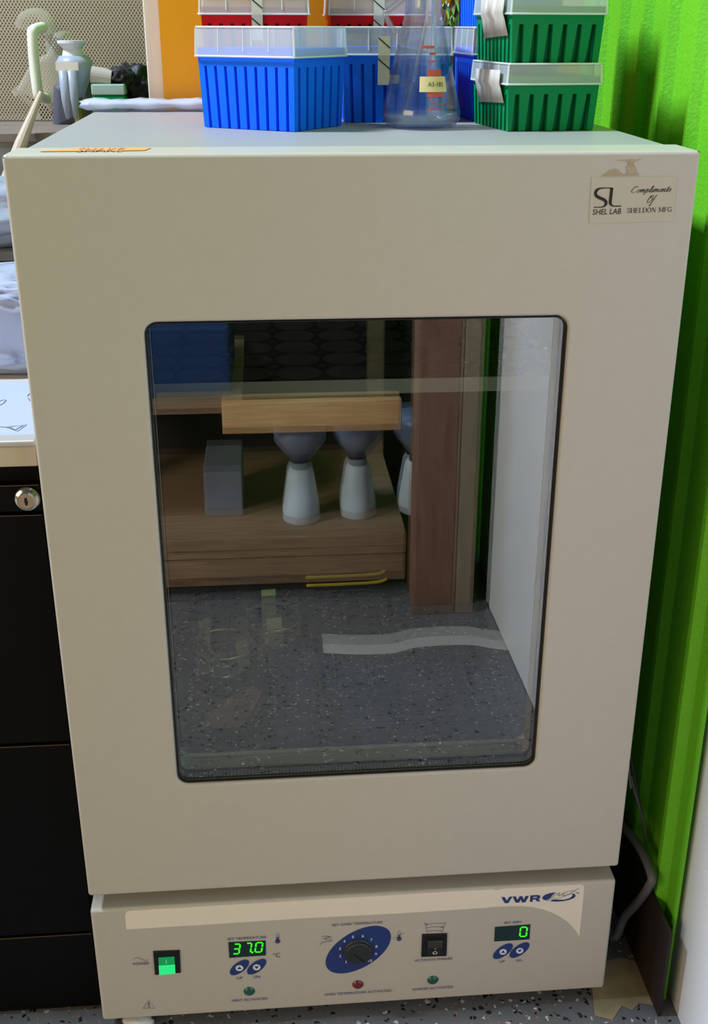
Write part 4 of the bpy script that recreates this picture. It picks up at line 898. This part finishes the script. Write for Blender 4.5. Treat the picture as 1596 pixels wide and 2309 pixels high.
# shelf above the bench
box('shade_board', -1.6, -0.336, 0.645, 0.66, bz, bz + 0.10, mat('shade_board_brown', (66, 56, 50), 0.8, noise=0.2, nscale=20), bt_)  # added dark board stands in for the shaded gap under the shelf
zs = fr(0, 562, 0.55)[1]
o = thing('bench_shelf', 'grey board shelf above the bench holding white bags', 'shelf', (0, 0, 0))
box('shelf_board', -1.6, -0.336, 0.53, 1.10, zs - 0.013, zs, GREYLEDGE, o, bevel=0.001)
box('shelf_support', -1.55, -1.51, 0.62, 0.655, bz, zs - 0.013, GREYLEDGE, o); box('shelf_support', -0.42, -0.37, 0.66, 0.70, FZ, zs - 0.013, GREYLEDGE, o); box('shelf_support', -1.55, -1.51, 1.05, 1.09, FZ, zs - 0.013, GREYLEDGE, o)
o = blob('white_bag', (-0.62, 0.572, zs + 0.052), (0.26, 0.052, 0.062), BAGW, amp=0.2, fr_=7, sub=5, seed=5); tag(o, 'white bag lying on the grey board shelf above the bench', 'bag')
for v in o.data.vertices: v.co.x = min(v.co.x, -0.337); v.co.z = max(v.co.z, zs + 0.0005)
pb = [fr(x, y, 0.53) for x, y in ((12, 538), (24, 538), (24, 545), (12, 546))]
# ledge block behind, carrying the screen
lz_ = fr(0, 306, 0.665)[1]
o = thing('ledge_cabinet', 'weathered grey box ledge below the wire screen', 'ledge', (0, 0, 0))
box('ledge_front', -1.6, -0.27, 0.705, 0.72, zs + 0.0005, lz_ - 0.013, GREYLEDGE, o)
box('ledge_board', -1.6, -0.255, 0.703, 1.10, lz_ - 0.013, lz_, mat('brown_ledge_board', (126, 112, 102), 0.7, noise=0.15, nscale=30), o, bevel=0.001)
# wire screen with stuff behind
scn = thing('wire_screen_panel', 'fine woven wire screen at the back left', 'wire screen', (0, 0, 0))
b = MB(); b.add([(-1.5, 0.93, lz_ + 0.002), (-0.262, 0.93, lz_ + 0.002), (-0.262, 0.93, 1.70), (-1.5, 0.93, 1.70)], [(0, 1, 2, 3)]); b.build('screen_cloth', mesh_screen(), scn)
fb = MB(); fb.box(-0.268, -0.235, 0.925, 0.94, lz_ + 0.0003, 1.72); fb.box(-1.53, -1.5, 0.925, 0.94, lz_ + 0.0003, 1.72); fb.box(-1.53, -0.235, 0.925, 0.94, 1.70, 1.73); fb.build('screen_frame', mat('beige_frame', (190, 178, 160), 0.6), scn)
hp = [fpt(92, 62, 0.905), fpt(76, 68, 0.890), fpt(73, 80, 0.885), fpt(77, 140, 0.885), fpt(85, 205, 0.885), fpt(90, 218, 0.892), fpt(104, 222, 0.925)]
hp[0] = (hp[0][0], 0.925, hp[0][2]); b = MB(); b.tube(smoothpts(hp, 6), 0.0085, 14); b.build('pull_handle', mat('ivory_plastic', (236, 240, 224), 0.35), scn, smooth=True)
def irregular(name, pts, y0_, y1_, m, label, cat):
    o_ = slab(name, [[fr(x, y, y0_) for x, y in smoothpts(pts + [pts[0]], 4)[:-1]]], y0_, y1_, m, None, bevel=0.012, bres=3); return tag(o_, label, cat)
BAGV = mat('pale_grey_bag', (226, 230, 232), 0.6, bump=0.6, bscale=25, noise=0.1, nscale=12)
irregular('white_bag', [(20, 205), (40, 190), (68, 140), (105, 118), (118, 80), (135, 72), (150, 100), (150, 300), (150, 330), (98, 312), (80, 290), (70, 250), (30, 215)], 0.96, 1.05, BAGV, 'pale crumpled bag hanging behind the wire screen', 'bag')
for v in bpy.data.objects['white_bag.001'].data.vertices: v.co.z = max(v.co.z, lz_ + 0.0004)
hq = [fpt(x, y, 1.10) for x, y in ((48, 66), (52, 45), (75, 33), (98, 38), (110, 60), (118, 110), (122, 200), (124, 290))]; hq[-1] = (hq[-1][0], 1.09, lz_ + 0.001)
o = MB(); o.tube(smoothpts(hq, 5), 0.011, 12); o = o.build('pale_hose', BAGV, smooth=True); tag(o, 'pale arched hose high behind the wire screen, above the crumpled bag', 'hose')
ra, rb = Vector(fpt(93, 208, 0.715)), Vector(fpt(48, 322, 0.683)); rc = ra + (rb - ra) * ((ra.z - zs - 0.010) / (ra.z - rb.z))
o = MB(); o.tube([ra, rb, rc], [0.0035, 0.009, 0.009], 12); o = o.build('wooden_rod', mat('pale_wood_rod', (196, 178, 160), 0.6)); tag(o, 'pale wooden rod leaning in front of the wire screen', 'rod')
# blurred plastic ware hanging by the screen
fu = thing('separating_funnel', 'pale grey plastic funnel with caps hanging in front of the screen', 'funnel', (0, 0, 0))
f0 = fpt(170, 170, 0.80); b = MB(); b.lathe([(0, 0.0), (0.010, -0.002), (0.016, 0.012), (0.026, 0.034), (0.028, 0.048), (0.022, 0.058), (0.0, 0.060)], (f0[0], f0[1], f0[2] - 0.030), 28); b.build('funnel_bowl', frosted('milky_plastic', (170, 180, 200), 0.85), fu, smooth=True)
b = MB(); b.lathe([(0.0, 0.0), (0.017, 0.0), (0.014, 0.012), (0.022, 0.020), (0.022, 0.024), (0.0, 0.024)], (f0[0] - 0.001, f0[1], f0[2] + 0.026), 24); b.build('funnel_cap', mat('white_cap', (214, 218, 222), 0.5), fu, smooth=False)
b = MB(); b.box(f0[0] - 0.024, f0[0] + 0.010, f0[1] - 0.031, f0[1] - 0.0285, f0[2] + 0.008, f0[2] + 0.020); b.build('paper_tag', mat('cream_tag', (226, 214, 200), 0.6), fu)
for k in range(2):
    b = MB(); b.lathe([(0.0, -0.05), (0.003, -0.048), (0.007, -0.02), (0.0075, 0.02), (0.0, 0.021)], (f0[0] - 0.012 + 0.012 * k, f0[1] - 0.036, f0[2] - 0.012), 14); b.build('tube_stem', frosted('milky_plastic', (170, 180, 200), 0.85), fu, smooth=True)
b = MB(); b.tube([(f0[0], f0[1], f0[2] - 0.03), (f0[0], f0[1] + 0.01, lz_ + 0.003)], 0.008, 10); b.build('funnel_stand', mat('olive_plastic', (132, 128, 60), 0.5), fu)
irregular('blue_grey_pouch', [(118, 195), (150, 178), (200, 168), (205, 200), (200, 260), (150, 290), (120, 300)], 0.86, 0.905, mat('slate_pouch', (84, 88, 104), 0.6, noise=0.2, nscale=20), 'slate grey pouch behind the plastic funnel', 'pouch')
gb = thing('small_green_box', 'small clear-lidded box with a green base behind the folded bag', 'box', (0, 0, 0))
ga = fr(206, 190, 0.74); g2 = fr(281, 224, 0.74)
zg0 = lz_
box('box_base', ga[0], g2[0], 0.74, 0.79, zg0, g2[1] + 0.005, GREEN, gb, bevel=0.002); box('box_lid', ga[0] - 0.001, g2[0] + 0.001, 0.739, 0.791, g2[1] + 0.006, ga[1], frosted('pale_green_lid', (176, 206, 196), 0.8), gb, bevel=0.002)
b = MB(); b.tube([fpt(206, 168, 0.76), fpt(252, 176, 0.76)], 0.0125, 20); o = b.build('cardboard_tube', mat('grey_tan_card', (172, 166, 156), 0.7), smooth=False); tag(o, 'short grey-tan tube resting on the small green box', 'tube')
o = blob('black_pouch', fpt(307, 203, 0.80), (0.036, 0.025, 0.036), BLACKBAG, amp=0.45, fr_=9, sub=4, seed=9); tag(o, 'crumpled black nylon pouch beside the pale timber post', 'pouch')
for v in o.data.vertices: v.co.x = min(v.co.x, -0.256); v.co.z = max(v.co.z, lz_ + 0.0004)
o = blob('black_cloth_roll', fpt(268, 172, 0.77), (0.020, 0.02, 0.014), BLACKBAG, amp=0.35, fr_=8, sub=4, seed=4); tag(o, 'rolled black cloth end on the tube above the small green box', 'cloth')
b = MB()
for (x, y_) in ((12, 290), (30, 292)): b.tube([fpt(x, y_ - 4, 0.86), fpt(x + 3, y_ + 18, 0.86)], 0.004, 8)
b.tube([fpt(6, 287, 0.86), fpt(36, 291, 0.86)], 0.004, 8)
b.tube([fpt(12, 300, 0.86), (fpt(12, 300, 0.86)[0], 0.86, lz_)], 0.003, 8)
o = b.build('wire_rack', mat('tan_wire', (160, 144, 122), 0.6)); tag(o, 'small tan rack standing on the ledge at the far left', 'rack')

# ================================================================== RIGHT GAP CABLES, FLOOR SCRAP
b = MB(); b.tube(smoothpts([(0.348, 0.30, 0.03), (0.350, 0.16, 0.06), fpt(1378, 2110, 0.075), fpt(1410, 2065, 0.070), fpt(1440, 2032, 0.055), fpt(1463, 1998, 0.030), fpt(1468, 1972, 0.030), (0.385, 0.09, 0.165), (0.372, 0.22, 0.14), (0.360, 0.42, 0.10)], 6), 0.0060, 10)
o = b.build('power_cord', CABLE, smooth=True); tag(o, 'thick grey power cord hanging in the gap right of the incubator', 'cord')
b = MB(); b.tube(smoothpts([(0.350, 0.35, 0.72), fpt(1414, 1700, 0.11), fpt(1422, 1750, 0.10), fpt(1438, 1810, 0.09), fpt(1450, 1850, 0.085), fpt(1455, 1880, 0.10), (0.378, 0.20, 0.33)], 5), 0.0019, 8)
o = b.build('thin_cable', CABLE, smooth=True); tag(o, 'thin pale cable hanging above the power cord', 'cable')
sp_ = onp(312, 2305, 2, FZ); o = blob('paper_scrap', (sp_.x, sp_.y - 0.004, FZ + 0.006), (0.018, 0.012, 0.008), mat('white_scrap', (226, 228, 232), 0.6), amp=0.4, fr_=7, sub=3, seed=2); tag(o, 'crumpled white scrap on the floor in front of the incubator', 'scrap')
for v in o.data.vertices: v.co.z = max(v.co.z, FZ + 0.0003)

# ================================================================== ROOM BEHIND THE PHOTOGRAPHER (seen mirrored in the door glass)
GY = 0.012
def rp(x, y, Y): # mirrored pixel -> real point on plane Y (behind the camera)
    p = onp(x, y, 1, 2 * GY - Y); return (p.x, Y, p.z)
def rz0(x, y, z):
    p = onp(x, y, 2, z); return (p.x, 2 * GY - p.y, z)
o = box('timber_post', 0.213, 0.304, -1.17, -1.082, FZ, 0.80, WOOD_POST, bevel=0.003); tag(o, 'red-brown square timber post mirrored in the incubator\'s glass', 'post')
o = box('timber_stud', 0.3055, 0.345, -1.36, -1.082, FZ, 0.80, WOOD_STUD, bevel=0.002); tag(o, 'pale narrow stud fixed beside the red-brown post, mirrored in the glass', 'stud')  # stud made deeper to keep light off the green wall behind it
RY = -1.17
us = thing('timber_shelving', 'rough timber shelving mirrored in the incubator\'s glass', 'shelving', (0, 0, 0))
z_a, z_b, z_c = rp(700, 1310, RY)[2], rp(700, 1248, RY)[2], rp(700, 1203, RY)[2]
box('lower_beam', -0.75, 0.205, RY - 0.04, RY, z_a, z_b - 0.002, WOOD_DK, us, bevel=0.003)
box('lower_board', -0.75, 0.205, RY - 0.55, RY + 0.004, z_b, z_c, WOOD_DK, us, bevel=0.003)
z_d, z_e = rp(700, 972, RY)[2], rp(700, 902, RY)[2]
box('upper_board', rp(500, 930, RY)[0], rp(905, 930, RY)[0], RY - 0.025, RY, z_d, z_e, WOOD_TAN, us, bevel=0.003)
box('upper_shelf', -0.75, -0.15, RY - 0.55, RY - 0.026, z_e - 0.03, z_e - 0.006, WOOD_DK, us)
for xx in (-0.75, 0.165):
    for yy in ((RY - 0.55, RY - 0.085) if xx < 0 else (RY - 0.55,)): box('shelving_leg', xx, xx + 0.04, yy, yy + 0.04, FZ, z_e + 0.35, WOOD_DK, us)
box('back_panel', -0.75, 0.30, RY - 0.58, RY - 0.555, FZ, z_e + 0.35, mat('dark_back_board', (40, 34, 30), 0.8), us)
def jug(px_, py_, Y, wpx, hpx, label):
    p = rp(px_, py_, Y); k = (2 * GY - Y + 1.1126) / math.cos(0.4) / FPX; R_ = wpx * k / 2; hh = hpx * k * 1.08
    t = thing('white_jug', label, 'jug', (p[0], Y, z_c), 0, 'white jugs on the timber shelving')
    b = MB(); b.lathe([(0, 0), (R_ * 0.97, 0), (R_, 0.004), (R_ * 0.98, hh * 0.25), (R_ * 0.68, hh * 0.92), (R_ * 0.55, hh), (0, hh)], n=32); b.build('jug_body', JUG, t, smooth=True)
    b = MB(); b.lathe([(0, hh), (R_ * 0.5, hh), (R_ * 0.42, hh * 1.18), (0, hh * 1.18)], n=24); b.build('jug_neck', BLACK, t)
    b = MB(); b.lathe([(0, hh * 1.18), (R_ * 0.6, hh * 1.18), (R_ * 1.35, hh * 1.52), (R_ * 1.4, hh * 1.85), (0, hh * 1.85)], n=28); b.build('jug_funnel', GREYP, t, smooth=True)
jug(680, 1196, -1.265, 84, 115, 'white jug with a grey funnel, nearest the middle of the mirrored shelf'); jug(806, 1190, -1.285, 82, 112, 'white jug between the middle jug and the mirrored post'); jug(936, 1188, -1.30, 82, 112, 'white jug half behind the mirrored post')
o = box('carton', rp(455, 1150, RY)[0], rp(545, 1150, RY)[0], RY - 0.30, RY - 0.12, z_c, z_c + 0.11, mat('grey_carton', (120, 128, 142), 0.6, noise=0.15, nscale=14), bevel=0.003); tag(o, 'blue-grey carton left of the jugs in the mirrored shelving', 'carton')
o = box('blue_tote', -0.36, -0.17, RY - 0.40, RY - 0.06, z_e - 0.0055, z_e + 0.15, TOTE, bevel=0.01); tag(o, 'blue plastic tote on the upper timber shelf, mirrored in the glass', 'tote')
# yellow hose under the shelf, pale hose on the floor
b = MB(); b.tube(smoothpts([rp(690, 1316, RY + 0.004), rp(770, 1313, RY + 0.004), rp(850, 1308, RY + 0.006), rp(872, 1300, RY + 0.006)], 4), 0.004, 8); o = b.build('yellow_hose', mat('yellow_rubber', (190, 170, 30), 0.5), smooth=True); tag(o, 'yellow hose strung along the mirrored shelf\'s lower beam', 'hose')
hs = [rz0(x, y, FZ + 0.010) for x, y in ((728, 1447), (800, 1450), (880, 1448), (930, 1436), (1000, 1430), (1060, 1430), (1110, 1438), (1150, 1442))]
b = MB(); n = len(hs)
pts = smoothpts([(p[0], p[1]) for p in hs], 4); vs = []
for i, (x, y) in enumerate(pts): vs += [(x, y - 0.020, FZ + 0.0005), (x, y + 0.020, FZ + 0.0005), (x, y + 0.018, FZ + 0.002), (x, y - 0.018, FZ + 0.002)]
fs = [(4 * i + k, 4 * i + (k + 1) % 4, 4 * i + 4 + (k + 1) % 4, 4 * i + 4 + k) for i in range(len(pts) - 1) for k in range(4)] + [(3, 2, 1, 0), tuple(4 * (len(pts) - 1) + k for k in range(4))]
b.add(vs, fs); o = b.build('flat_hose', mat('pale_hose', (206, 206, 200), 0.6)); recalc(o.data); tag(o, 'flat pale hose lying on the floor in front of the post, mirrored in the glass', 'hose')
